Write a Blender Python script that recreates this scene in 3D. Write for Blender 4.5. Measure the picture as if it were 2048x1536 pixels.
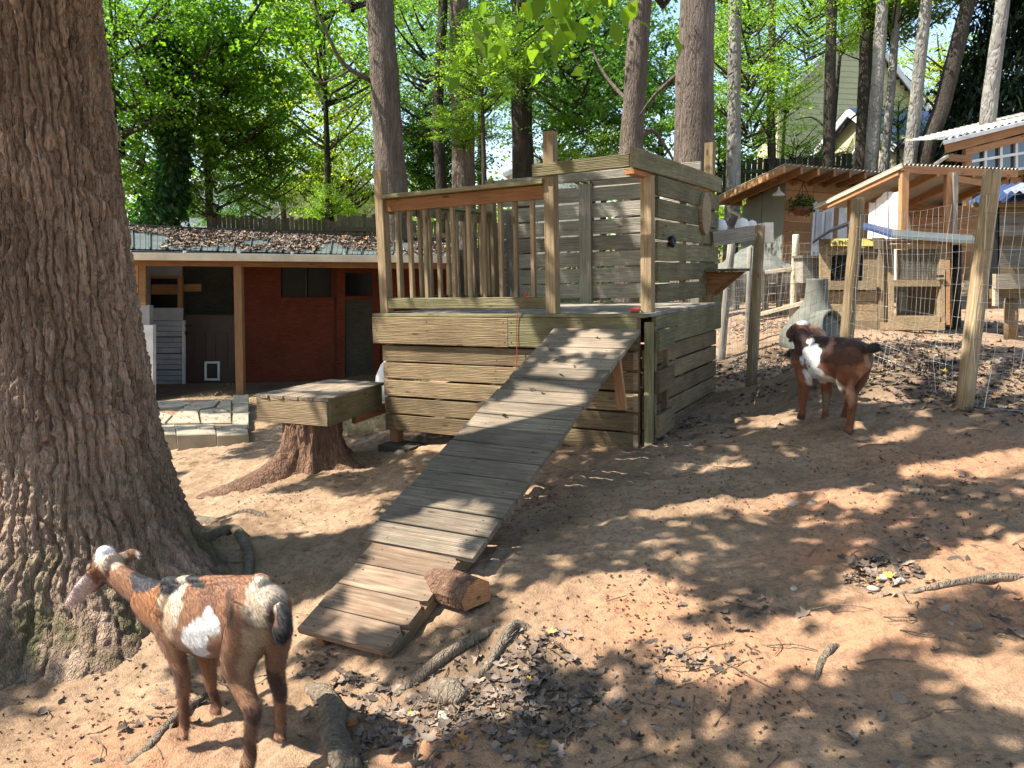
import bpy, bmesh, math, random
import numpy as np
from mathutils import Vector, Matrix, Quaternion
rng = np.random.default_rng(7); random.seed(7)
S = bpy.context.scene
for o in list(bpy.data.objects): bpy.data.objects.remove(o)
R_ = math.radians
COL = S.collection
# ------------------------------------------------------------------ camera, world, sun, exposure
F = 1543.0; TILT = R_(8.64); ZC = 1.70           # focal length in pixels of the 2048 wide frame
cd = bpy.data.cameras.new('camera'); cam = bpy.data.objects.new('camera', cd); COL.objects.link(cam)
cd.sensor_width = 36; cd.lens = 36 * F / 2048; cd.clip_start = .05; cd.clip_end = 600
cam.location = (0, 0, ZC); cam.rotation_euler = (R_(90) - TILT, 0, 0); S.camera = cam
SUN_EL, SUN_AZ = R_(52), R_(-8)                   # sun to the left, a touch on the camera's side
SD = Vector((math.cos(SUN_EL) * math.cos(SUN_AZ), -math.cos(SUN_EL) * math.sin(SUN_AZ), -math.sin(SUN_EL)))   # travel
w = bpy.data.worlds.new('World'); S.world = w; w.use_nodes = True
nt = w.node_tree; sky = nt.nodes.new('ShaderNodeTexSky'); sky.sky_type = 'NISHITA'; sky.sun_disc = False
sky.sun_elevation = SUN_EL; sky.sun_rotation = math.atan2(-SD.x, -SD.y); sky.air_density = 1.0; sky.dust_density = 1.2; sky.ozone_density = 1
bg = nt.nodes['Background']; bg.inputs[1].default_value = .15; nt.links.new(sky.outputs[0], bg.inputs[0])
sl = bpy.data.lights.new('sun', 'SUN'); sl.energy = 5.0; sl.angle = R_(.53); sl.color = (1, .955, .88)
so = bpy.data.objects.new('sun', sl); COL.objects.link(so); so.rotation_euler = SD.to_track_quat('-Z', 'Y').to_euler()
S.view_settings.view_transform = 'Standard'; S.view_settings.look = 'None'; S.view_settings.exposure = 1.28; S.view_settings.gamma = 1
S.render.engine = 'CYCLES'; cy = S.cycles; cy.use_denoising = True; cy.max_bounces = 6; cy.diffuse_bounces = 3; cy.adaptive_threshold = .015; cy.glossy_bounces = 3
cy.transmission_bounces = 4; cy.transparent_max_bounces = 6; cy.caustics_reflective = False; cy.caustics_refractive = False
cy.sample_clamp_indirect = 8
# ------------------------------------------------------------------ picture geometry helpers
FW = np.array([0, math.cos(TILT), -math.sin(TILT)]); UP = np.array([0, math.sin(TILT), math.cos(TILT)])
O0 = np.array([0, 0, ZC])
def ray(px, py): return np.array([(px - 1024) / F, 0, 0]) - UP * (py - 768) / F + FW
def P(px, py, Y): d = ray(px, py); return d * (Y / d[1]) + O0
def V(p): return Vector([float(q) for q in p])
def plane_hit(px, py, o, n): d = ray(px, py); return O0 + d * (((o - O0) @ n) / (d @ n))
# ------------------------------------------------------------------ numpy noise
def _hash(i, j, k):
    h = (i * 374761393 + j * 668265263 + k * 2147483647 + 974711) & 0xFFFFFFFF
    h = ((h ^ (h >> 13)) * 1274126177) & 0xFFFFFFFF
    return ((h ^ (h >> 16)) & 0xFFFF) / 65535.0
def vn(x, y, z=0.0):
    x = np.asarray(x, float); y = np.asarray(y, float); z = np.zeros_like(x) + z
    i = np.floor(x).astype(np.int64); j = np.floor(y).astype(np.int64); k = np.floor(z).astype(np.int64)
    u, v_, w_ = x - i, y - j, z - k
    u = u * u * (3 - 2 * u); v_ = v_ * v_ * (3 - 2 * v_); w_ = w_ * w_ * (3 - 2 * w_)
    r = 0
    for a in (0, 1):
        for b in (0, 1):
            for c in (0, 1):
                r = r + _hash(i + a, j + b, k + c) * (u if a else 1 - u) * (v_ if b else 1 - v_) * (w_ if c else 1 - w_)
    return r * 2 - 1
def fbm(x, y, z=0.0, o=4, g=.5):
    r = 0; a = 1
    for q in range(o):
        r = r + a * vn(x * 2 ** q + 17 * q, y * 2 ** q - 9 * q, z * 2 ** q); a *= g
    return r
def voro(x, y):
    i = np.floor(x).astype(np.int64); j = np.floor(y).astype(np.int64)
    f1 = np.full(x.shape, 9.); f2 = np.full(x.shape, 9.)
    for a in (-1, 0, 1):
        for b in (-1, 0, 1):
            cx = i + a + .1 + .8 * _hash(i + a, j + b, 3 + 0 * i); cyy = j + b + .1 + .8 * _hash(i + a, j + b, 7 + 0 * i)
            d = np.hypot(cx - x, cyy - y); f2 = np.minimum(f2, np.maximum(d, f1)); f1 = np.minimum(f1, d)
    return f1, f2
# ------------------------------------------------------------------ materials
MATS = {}
class NB:
    def __init__(s, name):
        s.m = bpy.data.materials.new(name); s.m.use_nodes = True; s.t = s.m.node_tree; s.n = s.t.nodes; s.l = s.t.links
        s.b = s.n['Principled BSDF']; s.out = s.n['Material Output']
    def add(s, ty, **kw):
        n = s.n.new('ShaderNode' + ty)
        for k, v in kw.items():
            if k == 'inp':
                for a, b in v.items(): n.inputs[a].default_value = b
            else: setattr(n, k, v)
        return n
    def link(s, a, b): s.l.new(a, b)
    def coord(s, kind='Object', scale=(1, 1, 1), rnd=True):
        tc = s.add('TexCoord'); mp = s.add('Mapping'); mp.inputs['Scale'].default_value = scale
        src = tc.outputs[kind]
        if rnd:
            oi = s.add('ObjectInfo'); mul = s.add('Math', operation='MULTIPLY', inp={1: 37.0}); s.link(oi.outputs['Random'], mul.inputs[0])
            ad = s.add('VectorMath', operation='ADD'); s.link(src, ad.inputs[0]); s.link(mul.outputs[0], ad.inputs[1]); src = ad.outputs[0]
        s.link(src, mp.inputs[0]); return mp.outputs[0]
    def noise(s, vec, scale, detail=4, rough=.55):
        n = s.add('TexNoise'); n.inputs['Scale'].default_value = scale; n.inputs['Detail'].default_value = detail; n.inputs['Roughness'].default_value = rough
        s.link(vec, n.inputs['Vector']); return n.outputs['Fac']
    def ramp(s, fac, stops):
        r = s.add('ValToRGB'); e = r.color_ramp.elements
        while len(e) < len(stops): e.new(.5)
        for q, (p, c) in zip(e, stops): q.position = p; q.color = (*c, 1) if len(c) == 3 else c
        s.link(fac, r.inputs[0]); return r.outputs[0]
    def mix(s, fac, a, b, bt='MIX'):
        m = s.add('Mix', data_type='RGBA', blend_type=bt)
        for i, v in ((0, fac), (6, a), (7, b)):
            if isinstance(v, (int, float)): m.inputs[i].default_value = v
            elif isinstance(v, tuple): m.inputs[i].default_value = (*v, 1)
            else: s.link(v, m.inputs[i])
        return m.outputs[2]
    def bump(s, h, strength, dist=.01):
        b = s.add('Bump'); b.inputs['Strength'].default_value = strength; b.inputs['Distance'].default_value = dist
        s.link(h, b.inputs['Height']); s.link(b.outputs[0], s.b.inputs['Normal'])
    def done(s, col, rough=.8, spec=.3, metal=0):
        if isinstance(col, tuple): s.b.inputs['Base Color'].default_value = (*col, 1)
        else: s.link(col, s.b.inputs['Base Color'])
        s.b.inputs['Roughness'].default_value = rough; s.b.inputs['Specular IOR Level'].default_value = spec; s.b.inputs['Metallic'].default_value = metal
        MATS[s.m.name] = s.m; return s.m
def wood(name, a, b, moss=(.12, .13, .05), mossf=.3, dirt=.5, rough=.82):
    k = NB(name); v = k.coord(scale=(1.1, 22, 22)); v2 = k.coord(scale=(1, 1, 1)); v3 = k.coord(scale=(1.6, 7, 7))
    g = k.noise(v, 3.2, 7, .62); g2 = k.noise(v3, 2.2, 4, .6); lo = k.noise(v2, 2.3, 4, .6)
    c = k.ramp(g, [(.30, b), (.62, a)])
    wv = k.add('TexWave', wave_type='BANDS', bands_direction='Z'); wv.inputs['Scale'].default_value = 5; wv.inputs['Distortion'].default_value = 9; wv.inputs['Detail'].default_value = 3
    k.link(k.coord(scale=(.5, 5, 5)), wv.inputs['Vector'])
    c = k.mix(k.ramp(wv.outputs['Fac'], [(.35, (0, 0, 0)), (.8, (.28, .28, .28))]), c, tuple(x * .55 for x in b))
    c = k.mix(k.ramp(g2, [(.45, (0, 0, 0)), (.75, (mossf,) * 3)]), c, moss)
    c = k.mix(k.ramp(lo, [(.42, (0, 0, 0)), (.72, (dirt,) * 3)]), c, tuple(x * .62 for x in b))
    vo = k.add('TexVoronoi'); vo.inputs['Scale'].default_value = 2.0; k.link(k.coord(scale=(1.4, 5, 5)), vo.inputs['Vector'])
    c = k.mix(k.ramp(vo.outputs['Distance'], [(.07, (.8, .8, .8)), (.13, (0, 0, 0))]), c, (.07, .04, .02))
    oi = k.add('ObjectInfo'); ml = k.add('MapRange'); ml.inputs['To Min'].default_value = .68; ml.inputs['To Max'].default_value = 1.22; k.link(oi.outputs['Random'], ml.inputs[0])
    c = k.mix(1.0, c, ml.outputs[0], 'MULTIPLY')
    ad = k.add('Math', operation='ADD'); k.link(g, ad.inputs[0]); k.link(wv.outputs['Fac'], ad.inputs[1])
    k.bump(ad.outputs[0], .55, .004); return k.done(c, rough, .25)
wood('wood_tan', (.35, .245, .13), (.155, .10, .052), (.15, .14, .07), .5, .7)
wood('wood_green', (.30, .255, .135), (.14, .115, .055), (.12, .13, .05), .6, .7)
wood('wood_grey', (.40, .36, .295), (.18, .155, .12), (.17, .17, .12), .45, .6)
wood('wood_post', (.43, .31, .18), (.22, .15, .08), (.2, .185, .09), .35, .5)
wood('wood_orange', (.45, .22, .09), (.29, .125, .048), (.2, .11, .06), .4, .45)
wood('wood_ramp', (.37, .285, .20), (.15, .11, .072), (.115, .12, .09), .6, .65)
wood('wood_ramp_low', (.38, .255, .165), (.16, .10, .06), (.11, .11, .085), .55, .65)
wood('wood_red', (.19, .045, .018), (.10, .022, .010), (.07, .03, .02), .4)
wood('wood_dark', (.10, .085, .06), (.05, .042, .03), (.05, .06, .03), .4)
wood('wood_cedar', (.48, .26, .12), (.33, .16, .07), (.25, .15, .08), .3, .3)
wood('wood_pale', (.62, .52, .38), (.45, .35, .22), (.35, .3, .2), .2, .3)
wood('wood_fence', (.16, .13, .085), (.09, .075, .045), (.09, .1, .04), .5)
def plain(name, c, rough=.6, spec=.4, metal=0, var=.25, sc=6, bump=.1, streak=None):
    k = NB(name); v = k.coord(scale=streak or (1, 1, 1)); n = k.noise(v, sc, 5, .6)
    col = k.ramp(n, [(.3, tuple(x * (1 - var) for x in c)), (.7, tuple(min(1, x * (1 + var * .5)) for x in c))])
    if bump: k.bump(n, bump, .01)
    return k.done(col, rough, spec, metal)
plain('paint_white', (.74, .73, .69), .5, sc=4); plain('gutter_white', (.72, .66, .53), .45, sc=3); plain('vinyl', (.5, .5, .53), .5, var=.3, sc=3)
plain('metal_roof', (.16, .185, .18), .42, .5, .35, .35, 3); plain('metal_blue', (.05, .09, .2), .4, .5, .2, .3, 4)
plain('metal_pale', (.55, .54, .52), .4, .5, .4, .3, 3); plain('wire', (.62, .6, .56), .35, .5, .85, .2, 9)
plain('black', (.012, .012, .013), .5, var=.2); plain('dark_glass', (.008, .010, .009), .1, .1, var=.2, bump=0)
plain('door_brown', (.05, .023, .015), .45, .4, var=.3, sc=5); plain('panel_green', (.21, .22, .19), .7, var=.12, sc=2)
plain('siding_yellow', (.55, .52, .27), .6, var=.1, sc=2); plain('siding_lime', (.38, .42, .11), .6, var=.1, sc=2); plain('siding_tan', (.42, .36, .24), .7, var=.1)
plain('shingle_blue', (.03, .05, .11), .7, var=.4, sc=9, streak=(1, 4, 4)); plain('shingle_pale', (.40, .38, .38), .8, var=.2, sc=12); plain('shingle_brown', (.3, .22, .15), .8, var=.2)
plain('cloth_white', (.78, .72, .64), .8, var=.12, sc=3, bump=.3); plain('stone', (.33, .28, .195), .85, var=.3, sc=5, bump=.5); plain('stone_edge', (.42, .25, .13), .85, var=.3, sc=6, bump=.5)
plain('concrete', (.15, .15, .12), .85, var=.35, sc=7, bump=.4); plain('pebble', (.48, .38, .28), .7, var=.3, sc=5); plain('sign_yellow', (.62, .52, .14), .6, var=.15)
plain('red_plastic', (.55, .10, .05), .4); plain('string_red', (.42, .06, .03), .7); plain('planter_brown', (.16, .06, .035), .7); plain('car_paint', (.5, .56, .6), .25, .6, var=.05, bump=0)
plain('zinc', (.55, .56, .55), .35, .5, .7, .2, 5); plain('hoof', (.035, .028, .022), .6); plain('eye', (.02, .012, .006), .1, .8, bump=0); plain('grey_box', (.30, .29, .28), .6, var=.15)
plain('nail', (.05, .04, .035), .6, .4, .3); plain('plastic_sheet', (.45, .42, .36), .3, .5, var=.3, sc=2)
plain('straw', (.30, .23, .10), .8, var=.4, sc=30)
def bark(name, a, b, sc=1.0, moss=0.0, stripe=6):
    k = NB(name); v = k.coord(scale=(stripe * sc, stripe * sc, .9 * sc)); n = k.noise(v, 3.0, 8, .65)
    wv = k.add('TexVoronoi', feature='DISTANCE_TO_EDGE'); wv.inputs['Scale'].default_value = 3.4
    dn = k.add('TexNoise'); dn.inputs['Scale'].default_value = 5; k.link(v, dn.inputs['Vector'])
    vv = k.add('VectorMath', operation='MULTIPLY_ADD'); vv.inputs[1].default_value = (.5, .5, .5); k.link(dn.outputs['Color'], vv.inputs[0]); k.link(v, vv.inputs[2]); k.link(vv.outputs[0], wv.inputs['Vector'])
    lo = k.noise(k.coord(scale=(1, 1, .5)), 2.0, 4)
    c = k.ramp(n, [(.3, b), (.7, a)]); c = k.mix(k.ramp(lo, [(.4, (0, 0, 0)), (.7, (.6,) * 3)]), c, tuple(x * .6 for x in b))
    if moss:
        geo = k.add('NewGeometry'); sp = k.add('SeparateXYZ'); k.link(geo.outputs['Position'], sp.inputs[0])
        mr = k.add('MapRange'); mr.inputs['From Min'].default_value = .85; mr.inputs['From Max'].default_value = .0; k.link(sp.outputs['Z'], mr.inputs[0])
        mo = k.noise(k.coord(scale=(1, 1, .6), rnd=False), 5.5, 6, .65); mm = k.add('Math', operation='MULTIPLY'); k.link(mr.outputs[0], mm.inputs[0]); k.link(k.ramp(mo, [(.45, (0, 0, 0)), (.62, (1, 1, 1))]), mm.inputs[1])
        m2 = k.add('Math', operation='MULTIPLY', inp={1: moss}); k.link(mm.outputs[0], m2.inputs[0])
        c = k.mix(m2.outputs[0], c, (.045, .075, .012))
        pa = k.add('Attribute', attribute_name='plate'); c = k.mix(1.0, c, k.ramp(pa.outputs['Fac'], [(0, (.7, .68, .66)), (1, (1.3, 1.3, 1.32))]), 'MULTIPLY')
        li = k.noise(k.coord(scale=(1, 1, .7), rnd=False), 60, 3); c = k.mix(k.ramp(li, [(.70, (0, 0, 0)), (.76, (.7, .7, .7))]), c, (.5, .44, .36))
    h = k.add('Math', operation='ADD'); k.link(n, h.inputs[0]); k.link(k.ramp(wv.outputs['Distance'], [(0, (0, 0, 0)), (.22, (1, 1, 1))]), h.inputs[1])
    k.bump(h.outputs[0], .75 if not moss else .8, .03 / sc if not moss else .014); return k.done(c, .9, .15)
bark('bark_oak', (.40, .28, .195), (.21, .14, .095), 1.6, .6); bark('bark_pine', (.235, .19, .15), (.11, .085, .066), 1.0); bark('bark_dark', (.10, .085, .065), (.045, .036, .028), 1.2)
bark('bark_grey', (.33, .31, .27), (.18, .165, .14), .7, stripe=2); bark('bark_root', (.30, .235, .165), (.15, .115, .08), 2.0, stripe=5); bark('bark_red', (.31, .18, .115), (.13, .072, .045), 1.4)
def leafmat(name, trans=.6, rough=.45):
    k = NB(name); oi = k.add('ObjectInfo'); at = k.add('Attribute', attribute_name='rnd')
    r = k.ramp(at.outputs['Fac'], [(0, (.55, .62, .6)), (.5, (1, 1, 1)), (.93, (1.35, 1.25, 1.0)), (1, (2.3, 1.7, .8))])
    c = k.mix(1.0, oi.outputs['Color'], r, 'MULTIPLY'); k.done(c, rough, .35)
    tr = k.add('BsdfTranslucent'); c2 = k.mix(1.0, c, (1.55, 1.75, .65), 'MULTIPLY'); k.link(c2, tr.inputs['Color'])
    mx = k.add('MixShader'); mx.inputs[0].default_value = trans; k.link(k.b.outputs[0], mx.inputs[1]); k.link(tr.outputs[0], mx.inputs[2]); k.link(mx.outputs[0], k.out.inputs['Surface'])
    return k.m
leafmat('leaf'); leafmat('needle', .15)
k = NB('dry_leaf'); at = k.add('Attribute', attribute_name='rnd')
k.done(k.ramp(at.outputs['Fac'], [(0, (.06, .045, .034)), (.35, (.125, .09, .066)), (.7, (.21, .155, .115)), (.97, (.32, .24, .18)), (.98, (.45, .26, .05)), (.99, (.40, .07, .03)), (1, (.55, .42, .06))]), .75, .3)
plain('crumb', (.075, .05, .033), .9, .2, var=.4)
k = NB('dirt'); v = k.coord('Object', rnd=False); n1 = k.noise(v, .55, 5, .6); n2 = k.noise(v, 2.7, 6, .65); n3 = k.noise(v, 34, 6, .7); n4 = k.noise(v, 130, 3, .6)
c = k.ramp(n2, [(.32, (.24, .152, .088)), (.55, (.38, .25, .152)), (.75, (.46, .32, .21))])
att = k.add('Attribute', attribute_name='clay'); cm = k.add('Math', operation='MULTIPLY'); k.link(att.outputs['Fac'], cm.inputs[0]); k.link(k.ramp(n2, [(.35, (.25,) * 3), (.65, (1, 1, 1))]), cm.inputs[1])
c = k.mix(cm.outputs[0], c, (.45, .215, .112))
a2 = k.add('Attribute', attribute_name='humus'); c = k.mix(a2.outputs['Fac'], c, (.105, .082, .056))
a3 = k.add('Attribute', attribute_name='grass'); c = k.mix(a3.outputs['Fac'], c, (.09, .11, .035))
c = k.mix(k.ramp(n3, [(.40, (.55,) * 3), (.52, (0, 0, 0))]), c, (.15, .105, .066)); c = k.mix(k.ramp(n4, [(.68, (0, 0, 0)), (.74, (.6,) * 3)]), c, (.09, .065, .045))
hh = k.add('Math', operation='ADD'); k.link(n3, hh.inputs[0]); k.link(n4, hh.inputs[1]); k.bump(hh.outputs[0], .75, .013); k.done(c, .92, .15)
k = NB('fur'); vc = k.add('Attribute', attribute_name='coat'); n = k.noise(k.coord(rnd=False, scale=(1, 1, 1)), 130, 4, .7)
k.bump(n, .35, .004); k.done(k.mix(.45, vc.outputs['Color'], k.mix(1.0, vc.outputs['Color'], k.ramp(n, [(.3, (.45,) * 3), (.7, (1.35,) * 3)]), 'MULTIPLY')), .6, .25); k.b.inputs['Sheen Weight'].default_value = .15
k = NB('glass_clear'); k.done((.04, .045, .04), .05, .8); k.b.inputs['Transmission Weight'].default_value = .0
# ------------------------------------------------------------------ mesh helpers
def link(o, par=None):
    COL.objects.link(o)
    if par is not None: o.parent = par
    return o
def np_mesh(name, Vt, Fc, mat=None, smooth=False, attrs=None):
    me = bpy.data.meshes.new(name); Vt = np.asarray(Vt, np.float32); Fc = np.asarray(Fc, np.int32); n, kk = Fc.shape
    me.vertices.add(len(Vt)); me.vertices.foreach_set('co', Vt.ravel()); me.loops.add(n * kk); me.loops.foreach_set('vertex_index', Fc.ravel())
    me.polygons.add(n); me.polygons.foreach_set('loop_start', np.arange(n, dtype=np.int32) * kk)
    try: me.polygons.foreach_set('loop_total', np.full(n, kk, np.int32))
    except Exception: pass
    if smooth: me.polygons.foreach_set('use_smooth', np.ones(n, bool))
    for a, (dom, dat) in (attrs or {}).items():
        at = me.attributes.new(a, 'FLOAT', dom); at.data.foreach_set('value', np.asarray(dat, np.float32))
    if mat: me.materials.append(MATS.get(mat) or bpy.data.materials[mat])
    me.update(calc_edges=True); me.validate(); return me
def poly(name, verts, faces, mat, par=None, smooth=False, loc=None):
    me = bpy.data.meshes.new(name); me.from_pydata([tuple(float(q) for q in v) for v in verts], [], faces)
    me.materials.append(bpy.data.materials[mat])
    if smooth:
        for p in me.polygons: p.use_smooth = True
    bm = bmesh.new(); bm.from_mesh(me); bmesh.ops.recalc_face_normals(bm, faces=bm.faces); bm.to_mesh(me); bm.free()
    o = bpy.data.objects.new(name, me); link(o, par)
    if loc is not None: o.location = loc
    return o
def tag(o, label=None, cat=None, group=None, kind=None):
    if label: o['label'] = label
    if cat: o['category'] = cat
    if group: o['group'] = group
    if kind: o['kind'] = kind
    return o
class Th:
    """a thing: an Empty at its base, parts given in world coordinates (or in the frame `rot`)"""
    def __init__(s, name, label, cat, base, rot=None, group=None):
        s.e = bpy.data.objects.new(name, None); s.e.empty_display_size = .1; COL.objects.link(s.e)
        s.b = V(base); m = rot if rot is not None else Matrix.Identity(3)
        s.e.matrix_world = Matrix.Translation(s.b) @ m.to_4x4(); s.loc = rot is not None; tag(s.e, label, cat, group)
    def l(s, p): p = V(p); return p if s.loc else p - s.b
    def poly(s, name, verts, faces, mat, smooth=False, par=None): return poly(name, [s.l(v) for v in verts], faces, mat, par or s.e, smooth)
    def board(s, name, a, b, w_, t, mat, up=(0, 0, 1), bev=.004, par=None): return board(par or s.e, name, s.l(a), s.l(b), w_, t, mat, up, bev)
    def tube(s, name, pts, rad, mat, sides=10, par=None, smooth=True):
        v, f = tube([s.l(p) for p in pts], rad, sides); return poly(name, v, f, mat, par or s.e, smooth)
    def box(s, name, lo, hi, mat, par=None):
        lo = V(lo); hi = V(hi); a = Vector((lo.x, (lo.y + hi.y) / 2, (lo.z + hi.z) / 2)); b = Vector((hi.x, a.y, a.z))
        return s.board(name, a, b, hi.z - lo.z, hi.y - lo.y, mat, par=par)
BC = {}
def board_mesh(L, w_, t, mat, bev):
    key = (round(L, 3), round(w_, 3), round(t, 3), mat, bev)
    if key in BC: return BC[key]
    vs = []; b = min(bev, w_ * .3, t * .3)
    for x in (-L / 2, L / 2):
        for (y, z) in ((-t / 2 + b, -w_ / 2), (t / 2 - b, -w_ / 2), (t / 2, -w_ / 2 + b), (t / 2, w_ / 2 - b), (t / 2 - b, w_ / 2), (-t / 2 + b, w_ / 2), (-t / 2, w_ / 2 - b), (-t / 2, -w_ / 2 + b)): vs.append((x, y, z))
    fs = [tuple(range(7, -1, -1)), tuple(range(8, 16))] + [(i, (i + 1) % 8, 8 + (i + 1) % 8, 8 + i) for i in range(8)]
    me = bpy.data.meshes.new('board'); me.from_pydata(vs, [], fs); me.materials.append(bpy.data.materials[mat])
    bm = bmesh.new(); bm.from_mesh(me); bmesh.ops.recalc_face_normals(bm, faces=bm.faces); bm.to_mesh(me); bm.free(); BC[key] = me; return me
def frame(a, b, up):
    x = (b - a).normalized(); up = Vector(up); z = up - x * up.dot(x)
    if z.length < 1e-5: z = Vector((0, 1, 0)) - x * x.y
    z.normalize(); y = z.cross(x); return Matrix((x, y, z)).transposed()
def board(par, name, a, b, w_, t, mat, up=(0, 0, 1), bev=.004):
    a = V(a); b = V(b); o = bpy.data.objects.new(name, board_mesh((b - a).length, w_, t, mat, bev)); link(o, par)
    o.matrix_basis = Matrix.Translation((a + b) / 2) @ frame(a, b, up).to_4x4(); return o
def tube(pts, rad, sides=10, caps=True, ell=None):
    pts = [V(p) for p in pts]; n = len(pts); rad = [rad] * n if isinstance(rad, (int, float)) else list(rad); vs = []; fs = []
    side = None
    for i, p in enumerate(pts):
        d = (pts[min(i + 1, n - 1)] - pts[max(i - 1, 0)]).normalized()
        if side is None: side = d.cross(Vector((0, 0, 1))); side = side if side.length > .05 else Vector((1, 0, 0))
        side = (side - d * side.dot(d)).normalized(); o2 = d.cross(side)
        for k_ in range(sides):
            a = 2 * math.pi * k_ / sides; r = rad[i]; rv = r if ell is None else ell[i]
            vs.append(p + side * (math.cos(a) * rv) + o2 * (math.sin(a) * r))
    for i in range(n - 1):
        for k_ in range(sides): fs.append((i * sides + k_, i * sides + (k_ + 1) % sides, (i + 1) * sides + (k_ + 1) % sides, (i + 1) * sides + k_))
    if caps: fs.append(tuple(range(sides - 1, -1, -1))); fs.append(tuple(range((n - 1) * sides, n * sides)))
    return vs, fs
def lathe(prof, c, sides=20, axis=(0, 0, 1)):
    c = V(c); q = Vector((0, 0, 1)).rotation_difference(Vector(axis)); vs = []; fs = []
    for r, z in prof:
        for k_ in range(sides): a = 2 * math.pi * k_ / sides; vs.append(c + q @ Vector((r * math.cos(a), r * math.sin(a), z)))
    m = len(prof)
    for i in range(m - 1):
        for k_ in range(sides): fs.append((i * sides + k_, i * sides + (k_ + 1) % sides, (i + 1) * sides + (k_ + 1) % sides, (i + 1) * sides + k_))
    return vs, fs
def smoothpath(pts, n=6):
    pts = [np.array(p, float) for p in pts]; out = []
    for i in range(len(pts) - 1):
        p0, p1, p2, p3 = pts[max(i - 1, 0)], pts[i], pts[i + 1], pts[min(i + 2, len(pts) - 1)]
        for s in range(n):
            t = s / n; out.append(.5 * (2 * p1 + (p2 - p0) * t + (2 * p0 - 5 * p1 + 4 * p2 - p3) * t * t + (3 * p1 - p0 - 3 * p2 + p3) * t ** 3))
    out.append(pts[-1]); return out
def lerp(a, b, t): return np.asarray(a, float) * (1 - t) + np.asarray(b, float) * t
def unit(n_):
    v = rng.normal(size=(n_, 3)); return v / np.linalg.norm(v, axis=1)[:, None]
def leaves(pts, size, upb=.6, droop=.25, asp=.36):
    """folded diamond leaves at pts; returns verts, quads, rnd"""
    n_ = len(pts); nr = unit(n_) + np.array([0, 0, upb * 2]); nr /= np.linalg.norm(nr, axis=1)[:, None]
    d = unit(n_); d -= nr * (d * nr).sum(1)[:, None]; d /= np.linalg.norm(d, axis=1)[:, None]; d[:, 2] -= droop; sd = np.cross(nr, d)
    L = (size * rng.uniform(.6, 1.35, n_))[:, None]
    Vt = np.stack([pts, pts + d * L * .48 + sd * L * asp + nr * L * .1, pts + d * L, pts + d * L * .48 - sd * L * asp + nr * L * .1], 1).reshape(-1, 3)
    return Vt, np.arange(n_ * 4).reshape(-1, 4), rng.random(n_)
# ------------------------------------------------------------------ GROUND
GC = [(785, 893, 6.9), (900, 880, 6.6), (1300, 892, 5.75), (1430, 789, 7.6), (1502, 774, 7.7), (1928, 812, 5.5), (1693, 712, 6.8), (1650, 852, 5.5), (1690, 874, 5.3), (1560, 800, 6.6), (1790, 657, 9), (1650, 664, 9), (2020, 684, 8),
      (485, 788, 11.5), (270, 802, 11.3), (650, 772, 12.5), (400, 892, 8), (600, 965, 6), (700, 985, 5.6), (420, 1090, 4.6), (200, 1240, 3.75), (60, 1330, 3.4), (365, 1478, 2.75), (555, 1480, 2.72), (490, 1540, 2.52), (432, 1426, 2.92),
      (1024, 1536, 2.3), (700, 1345, 3.05), (830, 1330, 3.0), (1000, 1200, 3.4), (1150, 1000, 4.5), (1000, 1010, 4.7), (1500, 1536, 2.12), (2048, 1536, 1.95), (2048, 1200, 2.8), (2048, 1000, 3.75), (1600, 1200, 3.05), (1600, 1000, 4.15), (1800, 900, 4.85), (1250, 1200, 3.2), (1290, 1290, 2.88), (1480, 650, 11), (1800, 600, 13), (700, 870, 7.5)]
GP = np.array([P(*g) for g in GC]); FAR = [(-60, -10, -.2), (60, -10, 1.2), (0, -30, .2), (-30, 10, -.3), (-25, 25, .6), (-8, 22, .9), (5, 22, 1.2), (12, 22, 1.7), (25, 20, 2), (30, 5, 1.6), (-60, 60, 2), (0, 70, 3), (60, 60, 4), (-2, 1, .05), (2, .5, .35), (10, 13, 1.1), (-8, 4, -.2), (7, 4, .85), (-10, 12, -.25)]
GP = np.vstack([GP, np.array(FAR, float)])
def tps(r): r = np.maximum(r, 1e-6); return r * r * np.log(r)
_n = len(GP); _K = tps(np.hypot(GP[:, None, 0] - GP[None, :, 0], GP[:, None, 1] - GP[None, :, 1])) + np.eye(_n) * .06
_A = np.zeros((_n + 3, _n + 3)); _A[:_n, :_n] = _K; _A[:_n, _n] = 1; _A[:_n, _n + 1:] = GP[:, :2]; _A[_n:, :_n] = _A[:_n, _n:].T
_w = np.linalg.solve(_A, np.concatenate([GP[:, 2], np.zeros(3)]))
def Hs(x, y):
    x = np.atleast_1d(np.asarray(x, float)); y = np.atleast_1d(np.asarray(y, float)); r = _w[_n] + _w[_n + 1] * x + _w[_n + 2] * y
    for i in range(_n): r = r + _w[i] * tps(np.hypot(x - GP[i, 0], y - GP[i, 1]))
    return np.clip(r, -1.5, 6)
def Hn(x, y):
    x = np.atleast_1d(np.asarray(x, float)); y = np.atleast_1d(np.asarray(y, float))
    near = np.clip(1.3 - np.hypot(x, y - 4) / 14, .15, 1)
    r = fbm(x * 1.1, y * 1.1, 0., 3) * .035 + np.maximum(fbm(x * 3.3 + 5, y * 3.3, 1., 3), -.4) * .016 + fbm(x * 11, y * 11, 2., 3) * .008
    cl = vn(x * 26, y * 26, 5.); r = r + np.maximum(cl - .35, 0) * .024
    for sc_, dp in ((7.5, .014), (12., .008)):
        f1, f2 = voro(x * sc_ + .3 * vn(x * 9, y * 9, 1.), y * sc_ * 1.2 + .3 * vn(x * 9, y * 9, 7.)); r = r - dp * np.clip(1 - f1 / .42, 0, 1) ** .7 * np.clip(vn(x * 1.7, y * 1.7, 11.) * 2 + .6, 0, 1)
    return r * near
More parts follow.
